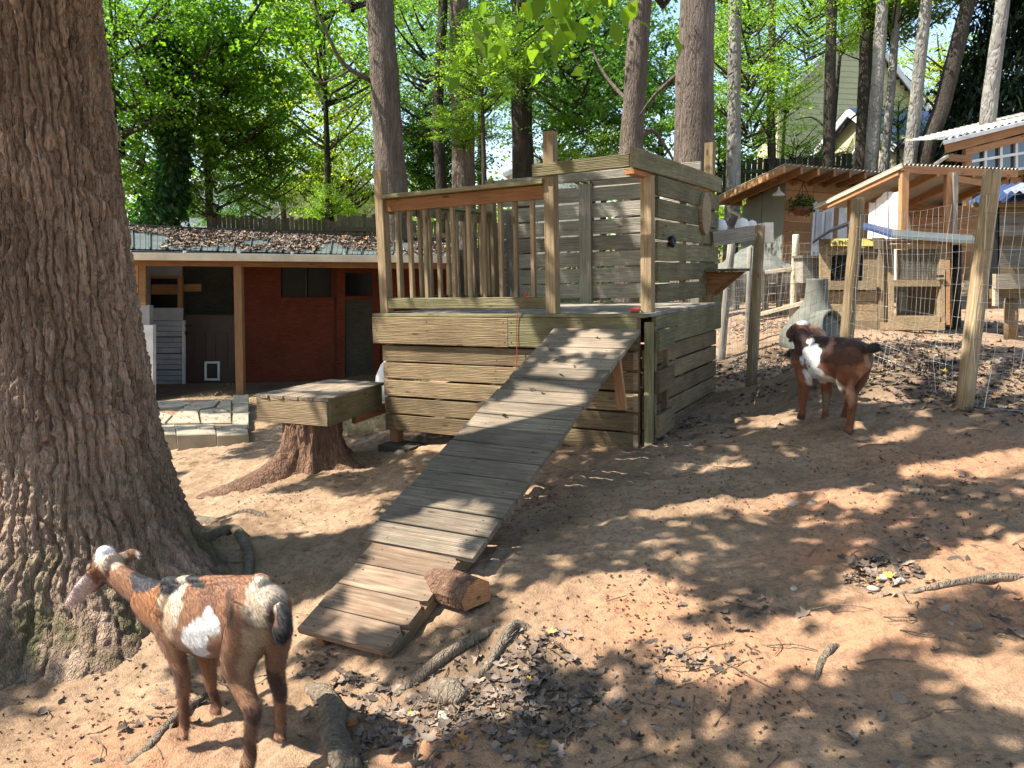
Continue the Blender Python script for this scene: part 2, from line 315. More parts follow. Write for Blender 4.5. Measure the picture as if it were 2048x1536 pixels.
def H(x, y): return float(Hs(x, y)[0] + Hn(x, y)[0])
def gxy(px, py):                                     # where a pixel's ray meets the smooth ground
    d = ray(px, py); t = .8
    while t < 40:
        p = O0 + d * t
        if p[2] < Hs(p[0], p[1])[0]: break
        t += .05
    return p
def spacing(a, b, lo, hi, fine, ratio=1.16, mx=6):
    c = list(np.arange(lo, hi + 1e-6, fine)); s = fine
    while c[-1] < b: s = min(s * ratio, mx); c.append(c[-1] + s)
    s = fine
    while c[0] > a: s = min(s * ratio, mx); c.insert(0, c[0] - s)
    return np.array(c)
gx = spacing(-90, 90, -3.2, 4.0, .022); gy = spacing(-40, 160, 1.7, 8.2, .022)
XX, YY = np.meshgrid(gx, gy); fx, fy = XX.ravel(), YY.ravel(); ZZ = Hs(fx, fy) + Hn(fx, fy)
def blob(pts): 
    r = np.zeros(len(fx))
    for px, py, rad in pts:
        p = gxy(px, py); r = np.maximum(r, np.exp(-((fx - p[0]) ** 2 + (fy - p[1]) ** 2) / rad ** 2))
    return r
clay = np.clip(blob([(1300, 1240, .35), (1900, 920, .6), (1750, 1030, .5), (1650, 1100, .35), (1950, 1130, .5), (1800, 1280, .4), (1500, 1310, .4), (850, 1480, .3), (1600, 1010, .4), (260, 1500, .35), (2000, 1250, .5)]) * 1.1 + .12 * fbm(fx * .9, fy * .9, 3., 3), 0, 1)
humus = np.clip(blob([(1480, 730, .9), (1700, 740, .9), (1850, 740, .8), (2000, 700, 1.), (1560, 690, .9), (1000, 1390, .3), (880, 1420, .3), (1760, 1150, .15), (1100, 1420, .25), (600, 780, 1.5)]) * (.55 + .5 * fbm(fx * 2, fy * 2, 8., 3)) , 0, .85)
grass = np.clip((np.hypot(fx, fy - 4) - 11) / 5, 0, 1) * np.clip(.5 + .4 * fbm(fx * .4, fy * .4, 1., 3), 0, 1) * (fy > 9)
nx_, ny_ = len(gx), len(gy); idx = np.arange(nx_ * ny_).reshape(ny_, nx_)
fcs = np.stack([idx[:-1, :-1], idx[:-1, 1:], idx[1:, 1:], idx[1:, :-1]], -1).reshape(-1, 4)
gr = bpy.data.objects.new('ground', np_mesh('ground', np.stack([fx, fy, ZZ], 1), fcs, 'dirt', True, {'clay': ('POINT', clay), 'humus': ('POINT', humus), 'grass': ('POINT', grass)}))
link(gr); tag(gr, 'bare trodden tan and red clay dirt sloping up to the right', None, None, 'structure')
# ------------------------------------------------------------------ PLAYHOUSE (timber deck with railing and cabin walls)
YAW, ROLL = .4938, .0255; _c, _s = math.cos(YAW), math.sin(YAW)
DX = np.array([_c * math.cos(ROLL), -_s * math.cos(ROLL), math.sin(ROLL)]); DY = np.array([_s, _c, 0]); DZ = np.cross(DX, DY); DZ /= np.linalg.norm(DZ)
DC = np.array([.9574, 5.7074, -.3457]) + O0; DM = Matrix((DX, DY, DZ)).transposed()
def dl(p): return np.array([DX, DY, DZ]) @ (np.asarray(p) - DC)
def dw(x, y, z): return DC + DX * x + DY * y + DZ * z
def ony(px, py, y): return dl(plane_hit(px, py, DC + DY * y, DY))
def onx(px, py, x): return dl(plane_hit(px, py, DC + DX * x, DX))
W, D = 2.49, 2.33
ph = Th('goat_playhouse', 'weathered timber goat playhouse with railed deck, board cabin walls and slatted base', 'playhouse', DC, DM)
j = lambda s=.004: random.uniform(-s, s)
t_ = .036
# deck boards (run along the front)
nb = 16
for i in range(nb):
    y = -.02 + (D + .03) * (i + .5) / nb
    ph.board('deck_board', (-W, y, -.014 + j(.002)), (.02, y, -.014 + j(.002)), (D + .03) / nb - .006, .026, 'wood_grey' if i else 'wood_green', up=(0, 1, 0))
# fascia
ph.board('fascia', (-W, -.005, -.148), (-1.12, -.005, -.152), .236, .038, 'wood_tan'); ph.board('fascia', (-1.116, -.004, -.150), (-.025, -.006, -.146), .236, .038, 'wood_green')
ph.board('fascia', (.012, .25, -.148), (.012, D + .02, -.146), .236, .036, 'wood_green'); ph.board('fascia', (-W + .02, .03, -.148), (-W + .02, D, -.148), .2, .036, 'wood_green'); ph.board('fascia', (-W, D, -.148), (0, D, -.148), .2, .036, 'wood_green')
# slatted skirt
for i in range(5):
    z = -.27 - .157 * (i + .5) - .004; wd = .14
    ph.board('skirt_board', (-W + .075, .022 + j(.003), z + j()), (-.07, .022 + j(.003), z + j()), wd, .026, 'wood_tan')
    ph.board('skirt_board', (-.025, .12, z + j(.003)), (-.02, D - .02, z + j(.003)), wd, .026, 'wood_tan')
    ph.board('skirt_board', (-W + .09, D - .03, z + j()), (-.03, D - .03, z + j()), wd, .026, 'wood_tan')
    if i != 2: ph.board('skirt_board', (-W + .08, .06, z + j()), (-W + .08, D - .06, z + j()), wd, .026, 'wood_tan')
    ph.board('corner_block', (-.067, .016, z), (-.03, .016, z), wd - .006, .03, 'wood_post')
ph.board('skirt_board', (-.9, .022, -1.135), (-.07, .022, -1.135), .13, .026, 'wood_tan'); ph.board('skirt_board', (-.025, .12, -1.135), (-.02, 1.5, -1.13), .13, .026, 'wood_tan')
# substructure posts
for (x, y, zb) in ((-W + .13, .09, -1.22), (-1.25, .09, -1.1), (-.1, .1, -1.25), (-.1, D - .1, -1.1), (-1.25, D - .1, -1.2), (-W + .13, D - .1, -1.3)):
    ph.board('leg', (x, y, zb), (x, y, -.03), .089, .089, 'wood_orange', up=(0, 1, 0))
for y in (.6, 1.15, 1.7): ph.board('joist', (-W + .05, y, -.1), (-.04, y, -.1), .14, .038, 'wood_dark')
# corner post and ladder on the right side
ph.board('corner_post', (.052, .02, -1.2), (.05, .02, -.06), .05, .06, 'wood_green', up=(0, 1, 0)); ph.board('ladder_rail', (.045, .13, -1.16), (.045, .13, -.1), .04, .05, 'wood_tan', up=(0, 1, 0)); ph.board('ladder_rail', (.045, .44, -1.08), (.045, .44, -.2), .04, .05, 'wood_tan', up=(0, 1, 0))
for (z, h) in ((-.21, .16), (-.52, .17), (-.86, .17)): ph.board('ladder_rung', (.09, .10, z), (.09, .49, z + .01), h, .036, 'wood_green' if z > -.3 else 'wood_tan')
# posts above deck
def dpost(x, y, z0, z1, mat='wood_post', s=.089): return ph.board('post', (x, y, z0), (x + j(.006), y + j(.006), z1), s, s, mat, up=(0, 1, 0), bev=.006)
dpost(-2.395, .075, .001, 1.235); dpost(-.745, .05, .001, 1.385); dpost(-.055, .31, .001, 1.025)
dpost(-.07, 2.22, .001, 1.53); dpost(-2.38, 1.98, .001, 1.33); 
ph.board('stud', (-1.31, 2.055, .001), (-1.31, 2.055, 1.22), .135, .038, 'wood_grey', up=(1, 0, 0))
ph.board('stud', (-.16, 2.06, .001), (-.16, 2.06, 1.16), .089, .038, 'wood_grey', up=(1, 0, 0)); ph.board('stud', (-2.2, 2.06, .001), (-2.2, 2.06, 1.0), .089, .038, 'wood_grey', up=(1, 0, 0))
# front railing
ph.board('rail_cap', (-2.345, .04, 1.0), (-.79, .04, 1.015), .13, .036, 'wood_green', up=(0, 1, 0)); ph.board('top_rail', (-2.345, .075, .928), (-.79, .055, .942), .105, .036, 'wood_orange'); ph.board('bottom_rail', (-2.345, .05, .085), (-.79, .03, .085), .092, .036, 'wood_green')
for px in (794, 819, 850, 876, 905, 937, 967, 1000, 1030, 1064):
    x = ony(px + 2, 500, .09)[0]; ph.board('baluster', (x + j(), .095, .06), (x + j(), .095, .93), .036, .036, 'wood_post', up=(0, 1, 0))
# left railing
ph.board('rail_cap', (-2.4, .14, .985), (-2.4, 1.92, .985), .1, .036, 'wood_green', up=(1, 0, 0)); ph.board('top_rail', (-2.4, .14, .915), (-2.4, 1.92, .915), .09, .036, 'wood_green'); ph.board('bottom_rail', (-2.4, .14, .085), (-2.4, 1.92, .085), .09, .036, 'wood_green')
for i in range(11): y = .26 + 1.6 * i / 10; ph.board('baluster', (-2.36, y, .05), (-2.36, y, .93), .036, .036, 'wood_post', up=(0, 1, 0))
# back wall
for i in range(7): z = .04 + .166 * (i + .5); ph.board('wall_board', (-2.3, 2.09 + j(.003), z + j(.005)), (-.12, 2.09 + j(.003), z + j(.005)), .148, .026, 'wood_grey')
ph.board('wall_board', (-1.27, 2.10, 1.23), (-.12, 2.10, 1.23), .09, .026, 'wood_dark')
ph.board('header', (-2.33, 1.98, 1.28), (-.1, 2.0, 1.29), .089, .038, 'wood_grey')
# right wall
for i in range(6):
    z = .06 + .163 * (i + .5); ph.board('wall_board', (-.005 + j(.003), .36, z + j(.004)), (-.005 + j(.003), 2.28, z + j(.004)), .146, .026, 'wood_green')
ph.board('stud', (-.04, 1.2, .04), (-.04, 1.2, 1.05), .089, .038, 'wood_tan', up=(0, 1, 0))
ph.board('header', (-.87, -.01, 1.098), (-.085, -.01, 1.108), .095, .038, 'wood_green'); ph.board('roof_beam', (-.045, -.08, 1.12), (.0, 2.33, 1.135), .142, .036, 'wood_green', up=(0, 0, 1)); ph.board('rafter', (-.09, -.02, 1.03), (-.07, 2.2, 1.05), .036, .08, 'wood_orange')
# shelf, oval plaque, black wheel on the right wall
ph.board('shelf', (.165, 1.75, .31), (.165, 2.29, .31), .3, .026, 'wood_green', up=(1, 0, 0)); 
for y in (1.85, 2.2): ph.poly('bracket', [(.01, y, .295), (.29, y, .295), (.01, y, .06), (.01, y + .036, .295), (.29, y + .036, .295), (.01, y + .036, .06)], [(0, 1, 2), (5, 4, 3), (0, 3, 4, 1), (1, 4, 5, 2), (2, 5, 3, 0)], 'wood_orange')
oc = onx(1409, 427, .02); ov = [(.012 + d, oc[1] + .16 * math.cos(a), oc[2] + .19 * math.sin(a)) for d in (0, .03) for a in np.linspace(0, 2 * math.pi, 25)[:-1]]
ph.poly('oval_plaque', ov, [tuple(range(24)), tuple(range(47, 23, -1))] + [(i, (i + 1) % 24, 24 + (i + 1) % 24, 24 + i) for i in range(24)], 'wood_post')
kc = onx(1343, 483, .03); vv_, ff_ = lathe([(0, 0), (.035, 0), (.045, .012), (.05, .03), (.04, .045), (.02, .045), (.015, .03), (0, .03)], (.012, kc[1], kc[2]), 18, (1, 0, 0)); ph.poly('door_knob', vv_, ff_, 'black', True)
# ------------------------------------------------------------------ RAMP
TLw = dw(-.686, -.045, -.116); TRw = dw(.009, -.045, -.119); RB = P(694, 1287, 3.2)
rn = np.cross(TRw - TLw, RB - TLw); rn /= np.linalg.norm(rn); rn = rn if rn[2] > 0 else -rn
rx = (TRw - TLw) / np.linalg.norm(TRw - TLw); ry = np.cross(rn, rx); ry = ry if (RB - TLw) @ ry > 0 else -ry
RM = Matrix((rx, -ry, rn)).transposed()
rp = Th('plank_ramp', 'long cleated plank ramp leaning from the playhouse deck to the dirt', 'ramp', TLw, RM)
rl_ = 2.565; npl = 16
for i in range(npl):
    y = -(i + .5) * rl_ / npl; dx0 = j(.006) - .02 * (i / npl); ph_w = rl_ / npl - random.uniform(.008, .014)
    rp.board('plank', (dx0, y, j(.002)), (.69 - .02 * i / npl + j(.006), y, j(.002)), ph_w, .03, 'wood_ramp', up=(0, 1, 0), bev=.003)
for i in range(4):                                       # lower planks with clipped corners
    y0 = -(rl_ + .004 + i * .155); y1 = y0 - .149; xl, xr = .065 + j(.004), .60 - .008 * i; ch = .03
    tp = [(xl, y0), (xr - ch, y0), (xr, y0 - ch), (xr, y1 + ch * (1.2 if i == 3 else .3)), (xr - ch, y1), (xl, y1)]
    vs = [(x, y, z) for z in (.006, -.024) for x, y in tp]; n6 = 6
    o = rp.poly('plank', [(x - .33, y - (y0 + y1) / 2, z) for x, y, z in vs], [tuple(range(6)), tuple(range(11, 5, -1))] + [(q, (q + 1) % 6, 6 + (q + 1) % 6, 6 + q) for q in range(6)], 'wood_ramp_low'); o.location = (.33, (y0 + y1) / 2, 0)
rp.board('stringer', (.12, -.02, -.06), (.14, -3.15, -.075), .085, .038, 'wood_orange'); rp.board('stringer', (.575, -.02, -.06), (.565, -3.17, -.08), .11, .038, 'wood_tan')
for y in (-.55, -1.5): rp.board('cleat', (.1, y, -.03), (.6, y, -.03), .07, .025, 'wood_orange', up=(0, 1, 0))
rp.board('strut', (.64, -.42, -.42), (.62, -.36, -.03), .07, .03, 'wood_cedar', up=(1, 0, 0))
def nails(o, pts, nrm, r=.0045):
    vs, fs = [], []
    for p in pts:
        v_, f_ = lathe([(r, -.002), (r, .0012), (0, .0018)], p, 7, nrm); k0 = len(vs); vs += v_; fs += [tuple(i + k0 for i in f) for f in f_]
    q = o.poly('nail_heads', vs, fs, 'nail'); q['kind'] = 'stuff'
nails(rp, [(x + j(.012), -(i + f) * rl_ / npl, .015) for i in range(npl) for x in (.12, .57) for f in (.25, .75)] + [(x + j(.01), -(rl_ + .004 + i * .155) - f * .149, .006) for i in range(4) for x in (.14, .56) for f in (.25, .75)], (0, 0, 1))
nails(ph, [(x + j(.01), .008, -.27 - .157 * (i + .5) + dz) for i in range(5) for x in (-W + .12, -1.25, -.13) for dz in (-.035, .035)] + [(x + j(.01), -.025, -.15 + dz) for x in (-W + .05, -1.9, -1.15, -1.08, -.5, -.08) for dz in (-.08, 0, .08)] + [(x + j(.01), 2.076, .04 + .166 * (i + .5) + dz) for i in range(7) for x in (-2.2, -.2) for dz in (-.04, .04)], (0, -1, 0), .005)
nails(ph, [(.008, y + j(.01), .06 + .163 * (i + .5) + dz) for i in range(6) for y in (.4, 1.2, 2.22) for dz in (-.04, .04)] + [(.03, y, -.15 + dz) for y in (.3, 1.2, 2.2) for dz in (-.08, .08)], (1, 0, 0), .005)
# split log under the ramp foot
def rough_tube(name, par, pts, rad, sides, mat, amp=.2, n=5, seed=0.):
    pp = smoothpath(pts, n); rr = np.interp(np.linspace(0, 1, len(pp)), np.linspace(0, 1, len(rad)), rad); v_, f_ = tube(pp, list(rr), sides); v_ = np.array([tuple(q) for q in v_]); cc = np.repeat(np.array(pp), sides, 0)
    k_ = np.tile(np.arange(sides), len(pp)); nz = fbm(np.cos(2 * np.pi * k_ / sides) * 1.6 + seed, np.sin(2 * np.pi * k_ / sides) * 1.6, np.repeat(np.arange(len(pp)), sides) * .25, 3)
    v_ = cc + (v_ - cc) * (1 + amp * nz[:, None]); b_ = pp[0]
    o = poly(name, v_ - b_, f_, mat, None, True); o.location = V(b_)
    if par: o.parent = par
    return o
a0, b0 = P(850, 1195, 3.6), P(955, 1218, 3.3); b0[2] = H(*b0[:2]) + .06; a0[2] = H(*a0[:2]) + .05
ax_ = (b0 - a0) / np.linalg.norm(b0 - a0); sx_ = np.cross(ax_, [0, 0, 1]); sx_ /= np.linalg.norm(sx_); sec = [(-.085, -.05), (.08, -.055), (.10, .0), (.055, .06), (-.01, .085), (-.07, .05)]
t = Th('split_log', 'short split log wedge lying under the foot of the ramp', 'log', a0); vs = [q + sx_ * x * m_ + np.array([0, 0, z * m_]) for q, m_ in ((a0, .9), (lerp(a0, b0, .55) + [.01, 0, .01], 1.0), (b0, .95)) for x, z in sec]
t.poly('wedge', vs, [(k_ * 6 + i, k_ * 6 + (i + 1) % 6, (k_ + 1) * 6 + (i + 1) % 6, (k_ + 1) * 6 + i) for k_ in (0, 1) for i in range(6)], 'bark_red'); t.poly('cut_end', [v + ax_ * .002 for v in vs[12:]], [tuple(range(6))], 'wood_orange')
# footing block under left leg
fb = dw(-W + .24, .02, -1.175); t = Th('footing_block', 'low dark timber block under the playhouse left leg', 'block', fb); ang = Vector((_c, -_s, 0)); ww = V(fb)
t.board('slab', ww - ang * .17 + Vector((0, 0, -.03)), ww + ang * .17 + Vector((0, 0, -.03)), .07, .26, 'wood_dark')
# red string, dish
p_ = [dw(x, -.035, z) for x, z in ((-.93, .16), (-.98, .10), (-1.02, 0.0), (-1.035, -.15), (-1.03, -.3), (-1.04, -.45), (-1.0, -.5))]
v_, f_ = tube(smoothpath(p_, 5), .0035, 5); o = poly('red_string', [V(q) - V(p_[0]) for q in v_], f_, 'string_red'); o.location = V(p_[0]); tag(o, 'thin red string hanging from the deck railing down the fascia', 'string')
for k_ in range(5):
    a = k_ * 1.3; q0 = dw(-.93, -.035, .15); q1 = dw(-.93 + .045 * math.cos(a), -.04, .15 + .04 * math.sin(a)); v_, f_ = tube([V(q0) - V(p_[0]), V(q1) - V(p_[0])], .004, 4); poly('string_tuft', v_, f_, 'string_red', o)
v_, f_ = lathe([(0, .004), (.03, .004), (.042, .035), (.046, .035), (.036, 0), (0, 0)], (0, 0, 0), 16); o = poly('feed_dish', v_, f_, 'red_plastic', None, True); o.location = V(dw(-.13, .22, .0)); tag(o, 'small red dish on the deck corner', 'dish')
# ------------------------------------------------------------------ BENCH ON STUMP
BA, BB, BD, BE = P(508, 790, 6.44), P(657, 797, 6.2), P(662, 759, 7.3), P(766, 764, 7.12)
zt = (BA[2] + BB[2] + BD[2] + BE[2]) / 4
for q in (BA, BB, BD, BE): q[2] = zt
bt = Th('plank_bench', 'low boxed plank bench resting on a stump against the playhouse', 'bench', lerp(BA, BE, .5))
for i in range(5):
    a = lerp(BA, BB, (i + .5) / 5); b = lerp(BD, BE, (i + .5) / 5); wd = np.linalg.norm(BB - BA) / 5 - .007; d = (BB - BA) / np.linalg.norm(BB - BA)
    bt.board('top_plank', a + [0, 0, -.012], b + [0, 0, -.012 + j(.003)], wd, .026, 'wood_ramp', up=d)
for a, b, m in ((BA, BB, 'wood_post'), (BB, BE, 'wood_green'), (BA, BD, 'wood_green'), (BD, BE, 'wood_tan')):
    n_ = (b - a) / np.linalg.norm(b - a); inn = (lerp(BA, BE, .5) - lerp(a, b, .5)); inn -= n_ * (inn @ n_); inn /= np.linalg.norm(inn)
    bt.board('apron', a + n_ * .022 + inn * .02 + [0, 0, -.13], b - n_ * .022 + inn * .02 + [0, 0, -.13], .205, .036, m)
bt.board('brace', lerp(BB, BE, .5) + [-.05, .03, -.26], lerp(BB, BE, 1.15) + [0, .02, -.25], .09, .038, 'wood_orange')
def flare_trunk(name, base, zs, rad, roots, sides, amp, mat, par=None, bark_cell=None, depth=0, lean=(0, 0), seed=0.):
    th = np.linspace(0, 2 * np.pi, sides, endpoint=False); TH, ZH = np.meshgrid(th, zs); r = np.interp(ZH, zs, rad)
    for (a, ln, wd, hh) in roots:
        da = np.angle(np.exp(1j * (TH - a))); r = r + ln * np.exp(-(da / wd) ** 2) * np.exp(-np.maximum(ZH - zs[0], 0) / hh)
    r = r * (1 + amp * fbm(np.cos(TH) * 2 + seed, np.sin(TH) * 2, ZH * .8, 4))
    if bark_cell:
        cu, cv = bark_cell; per = round(2 * np.pi * np.median(rad) / cu); u = TH / (2 * np.pi) * per; v_ = ZH / cv
        u2 = u + .42 * fbm(u * .6, v_ * 1.3, 1., 3); v2 = v_ + .5 * vn(u * .5 + 9, v_ * .7, 2.)
        u2 = np.where(u2 > per, u2 - per, u2)
        cu_ = np.floor(u2); fu = u2 - cu_; eu = np.clip(np.minimum(fu, 1 - fu) / .24, 0, 1) ** .8
        hsh = _hash(cu_.astype(np.int64), 5 + 0 * cu_.astype(np.int64), 9 + 0 * cu_.astype(np.int64)); vv = v2 * (1.0 + .8 * hsh) + 7 * hsh + .35 * (fu - .5); cv_ = np.floor(vv); fv = vv - cv_; ev = np.clip(np.minimum(fv, 1 - fv) / .15, 0, 1) ** .8
        h2 = _hash(cu_.astype(np.int64), cv_.astype(np.int64), 2 + 0 * cu_.astype(np.int64)); sp_ = np.where(h2 > .55, np.clip(np.abs(fu - .5) / .1, 0, 1), 1.)
        r = r + depth * (eu - .6) + depth * .5 * (ev - 1) * eu + depth * .3 * (sp_ - 1) * eu + depth * .4 * (h2 - .5) * eu + depth * .34 * fbm(u * 4.1, v_ * 9, 3., 3); plate = h2
    else: plate = np.zeros_like(TH)
    cx = base[0] + lean[0] * (ZH - zs[0]); cyy = base[1] + lean[1] * (ZH - zs[0])
    x = cx + r * np.cos(TH); y = cyy + r * np.sin(TH); n_, m_ = len(zs), sides; id_ = np.arange(n_ * m_).reshape(n_, m_)
    fc = np.stack([id_[:-1], np.roll(id_, -1, 1)[:-1], np.roll(id_, -1, 1)[1:], id_[1:]], -1).reshape(-1, 4)
    me = np_mesh(name, np.stack([x - base[0], y - base[1], ZH - base[2]], -1).reshape(-1, 3), fc, mat, True, {'plate': ('POINT', plate.ravel())}); o = bpy.data.objects.new(name, me); link(o, par)
    if par is None: o.location = base
    return o
sb = P(628, 900, 6.55); sz = H(sb[0], sb[1]) - .08
st = Th('tree_stump', 'reddish flared tree stump carrying the plank bench', 'stump', (sb[0], sb[1], sz))
zs = np.linspace(sz, zt - .235, 46)
flare_trunk('stump_wood', (sb[0], sb[1], sz), zs, np.interp(zs, [zs[0], zs[20], zs[-1]], [.25, .225, .235]), [(-2.35, .75, .32, .12), (-.45, .62, .35, .13), (-1.35, .16, .3, .2), (2.6, .3, .4, .2), (.9, .35, .4, .15)], 120, .07, 'bark_red', st.e, (.07, .5), .02, seed=4.)
tc = [(sb[0] + .235 * math.cos(a), sb[1] + .235 * math.sin(a), zs[-1] + .0) for a in np.linspace(0, 2 * math.pi, 25)[:-1]]; st.poly('stump_top', tc, [tuple(range(24))], 'wood_orange')
# ------------------------------------------------------------------ BIG FOREGROUND TREE
TB = P(95, 1100, 4.10); TB[0] = -2.36; tz = Hs(TB[0], TB[1])[0] - .15
oak = Th('oak_tree', 'huge furrowed oak trunk with flaring mossy roots at the left edge', 'tree', (TB[0], TB[1], tz))
zs = np.concatenate([np.arange(tz, 3.45, .0095), np.linspace(3.5, 13, 40)])
hz = zs - tz
rad = np.interp(hz, [0, .3, .6, 1.0, 1.6, 2.2, 3.3, 6, 13], [.74, .60, .50, .425, .36, .325, .295, .25, .12])
flare_trunk('trunk', (TB[0], TB[1], tz), zs, rad, [(-.25, .62, .30, .20), (.25, .25, .3, .25), (-1.0, .42, .3, .22), (-1.75, .30, .28, .25), (-2.5, .4, .3, .25), (2.6, .4, .4, .25), (1.5, .4, .4, .25)], 470, .02, 'bark_oak', oak.e, (.044, .20), .032, lean=(-.012, .0))
def groot(par, name, pix, rads, mat='bark_root', lift=.0, amp=.25, seed=0., n=7):
    pts = []
    for px, py in pix: p = gxy(px, py); p[2] = H(p[0], p[1]) + lift; pts.append(p)
    pts[0][2] -= .035; pts[-1][2] -= .03
    o = rough_tube(name, None, pts, rads, 10, mat, amp, n, seed)
    if par is not None: o.location = V(np.array(o.location) - np.array(par.location)); o.parent = par
    return o
groot(oak.e, 'root', [(330, 1080), (400, 1095), (465, 1075), (492, 1100), (500, 1135), (488, 1165)], [.05, .045, .04, .035, .03, .02], seed=1., lift=.01)
groot(oak.e, 'root', [(390, 1030), (440, 1045), (500, 1040), (560, 1050)], [.05, .04, .03, .012], seed=2.)
p0 = gxy(150, 1300); oak.tube('root_knee', [p0 + [0, 0, -.05], p0 + [.0, .1, .12], p0 + [.03, .2, .3]], [.085, .08, .06], 'bark_oak', 12)
# ------------------------------------------------------------------ EXPOSED ROOTS, BRANCHES ON THE GROUND
tag(groot(None, 'exposed_root', [(620, 1360), (655, 1400), (668, 1450), (675, 1500), (700, 1545)], [.03, .045, .05, .05, .05], seed=5., lift=.03), 'thick grey root arching out of the dirt at the lower edge', 'root')
tag(groot(None, 'exposed_root', [(870, 1370), (905, 1385), (925, 1410)], [.045, .055, .03], seed=6., lift=.02), 'stubby pale root knuckle below the ramp foot', 'root')
tag(groot(None, 'fallen_branch', [(790, 1378), (880, 1325), (960, 1285), (1000, 1268)], [.022, .024, .022, .018], seed=7., lift=.02), 'straight grey fallen branch lying below the ramp foot', 'branch')
tag(groot(None, 'exposed_root', [(900, 1375), (970, 1350), (1000, 1310), (1030, 1275), (1065, 1262)], [.012, .02, .022, .02, .015], seed=8., lift=.012), 'pale crooked root beside the fallen branch', 'root')
tag(groot(None, 'exposed_root', [(240, 1536), (310, 1480), (360, 1420), (420, 1370)], [.022, .022, .02, .015], seed=9., lift=.008), 'slim root running under the near goat', 'root')
tag(groot(None, 'exposed_root', [(1630, 1385), (1640, 1345), (1665, 1305), (1690, 1298)], [.006, .014, .014, .008], seed=10., lift=.008), 'short curved root poking from shaded dirt at lower right', 'root')
tag(groot(None, 'exposed_root', [(1740, 1200), (1850, 1205), (1940, 1185), (2000, 1172), (2060, 1160)], [.008, .012, .016, .02, .022], seed=11., lift=.006), 'long root along the dirt rise at the right edge', 'root')
# ------------------------------------------------------------------ GOATS
def goat(name, label, tubes, patches, base_col, base, eyes, furlen=.016, nf=26000, voxel=.0065, flow=None):
    bm = bmesh.new(); allr = []
    for pts, rv, rl in tubes:
        pp = smoothpath(pts, 5); m = len(pp); f_ = lambda q: list(np.interp(np.linspace(0, 1, m), np.linspace(0, 1, len(q)), q))
        v_, fc = tube(pp, f_(rv), 16, True, f_(rl)); bvs = [bm.verts.new(q) for q in v_]
        for q in fc: bm.faces.new([bvs[i] for i in q])
    bmesh.ops.recalc_face_normals(bm, faces=bm.faces); me = bpy.data.meshes.new(name); bm.to_mesh(me); bm.free()
    tmp = bpy.data.objects.new('tmp', me); COL.objects.link(tmp); md = tmp.modifiers.new('r', 'REMESH'); md.mode = 'VOXEL'; md.voxel_size = voxel
    sm = tmp.modifiers.new('s', 'SMOOTH'); sm.iterations = 3; sm.factor = .5
    dg = bpy.context.evaluated_depsgraph_get(); body = bpy.data.meshes.new_from_object(tmp.evaluated_get(dg)); bpy.data.objects.remove(tmp)
    n = len(body.vertices); co = np.zeros(n * 3, np.float32); body.vertices.foreach_get('co', co); co = co.reshape(-1, 3).astype(float)
    col = np.tile(np.array(base_col, float), (n, 1))
    warp = np.stack([fbm(co[:, 0] * 14, co[:, 1] * 14, co[:, 2] * 14 + q * 31, 3) for q in range(3)], 1) * .022
    for c, rad, cc, hard in patches:
        d = np.linalg.norm((co + warp - np.array(c)) / np.array(rad), axis=1); m = np.clip((1 - d) * hard + .5, 0, 1)[:, None]; col = col * (1 - m) + np.array(cc) * m
    col *= (1 + .12 * fbm(co[:, 0] * 30, co[:, 1] * 30, co[:, 2] * 12, 3))[:, None]; col = np.clip(col, .004, .9)
    body.vertices.foreach_set('co', (co - base).astype(np.float32).ravel())
    ca = body.color_attributes.new('coat', 'FLOAT_COLOR', 'POINT'); ca.data.foreach_set('color', np.concatenate([col, np.ones((n, 1))], 1).astype(np.float32).ravel())
    body.materials.clear(); body.materials.append(bpy.data.materials['fur'])
    for p in body.polygons: p.use_smooth = True
    o = bpy.data.objects.new(name, body); link(o); o.location = V(base); tag(o, label, 'goat')
    # short coat
    body.calc_loop_triangles(); nm = np.zeros(n * 3, np.float32); body.vertices.foreach_get('normal', nm); nm = nm.reshape(-1, 3)
    tri = np.zeros(len(body.loop_triangles) * 3, np.int32); body.loop_triangles.foreach_get('vertices', tri); tri = tri.reshape(-1, 3); cl = co - base
    ar = np.linalg.norm(np.cross(cl[tri[:, 1]] - cl[tri[:, 0]], cl[tri[:, 2]] - cl[tri[:, 0]]), axis=1); pick = rng.choice(len(tri), nf, p=ar / ar.sum()); w3 = rng.dirichlet((1, 1, 1), nf)
    ps = (cl[tri[pick]] * w3[:, :, None]).sum(1); ns = nm[tri[pick]].mean(1); cs = (col[tri[pick]] * w3[:, :, None]).sum(1) * rng.uniform(.5, 1.4, (nf, 1))
    fl = np.tile(np.array(flow) + [0, 0, -.6], (nf, 1)) + unit(nf) * .35; fl -= ns * (fl * ns).sum(1)[:, None]; fl /= np.linalg.norm(fl, axis=1)[:, None] + 1e-6
    sd = np.cross(ns, fl); L = furlen * rng.uniform(.5, 1.3, (nf, 1)); wd = .0009
    Vt = np.stack([ps - ns * .001 - sd * wd, ps - ns * .001 + sd * wd, ps + fl * L + ns * L * .28], 1).reshape(-1, 3)
    me = np_mesh('coat', Vt, np.arange(nf * 3).reshape(-1, 3), 'fur'); ca = me.color_attributes.new('coat', 'FLOAT_COLOR', 'POINT')
    ca.data.foreach_set('color', np.concatenate([np.repeat(np.clip(cs, 0, .9), 3, 0), np.ones((nf * 3, 1))], 1).astype(np.float32).ravel()); c_ = bpy.data.objects.new('coat', me); link(c_, o)
    for e in eyes:
        v_, f_ = lathe([(0, -.011), (.008, -.008), (.011, 0), (.008, .008), (0, .011)], (0, 0, 0), 12); q = poly('eye', v_, f_, 'eye', o, True); q.location = V(np.array(e) - base)
    return o
def Q(px, py, Y): return P(px, py, Y * .95)
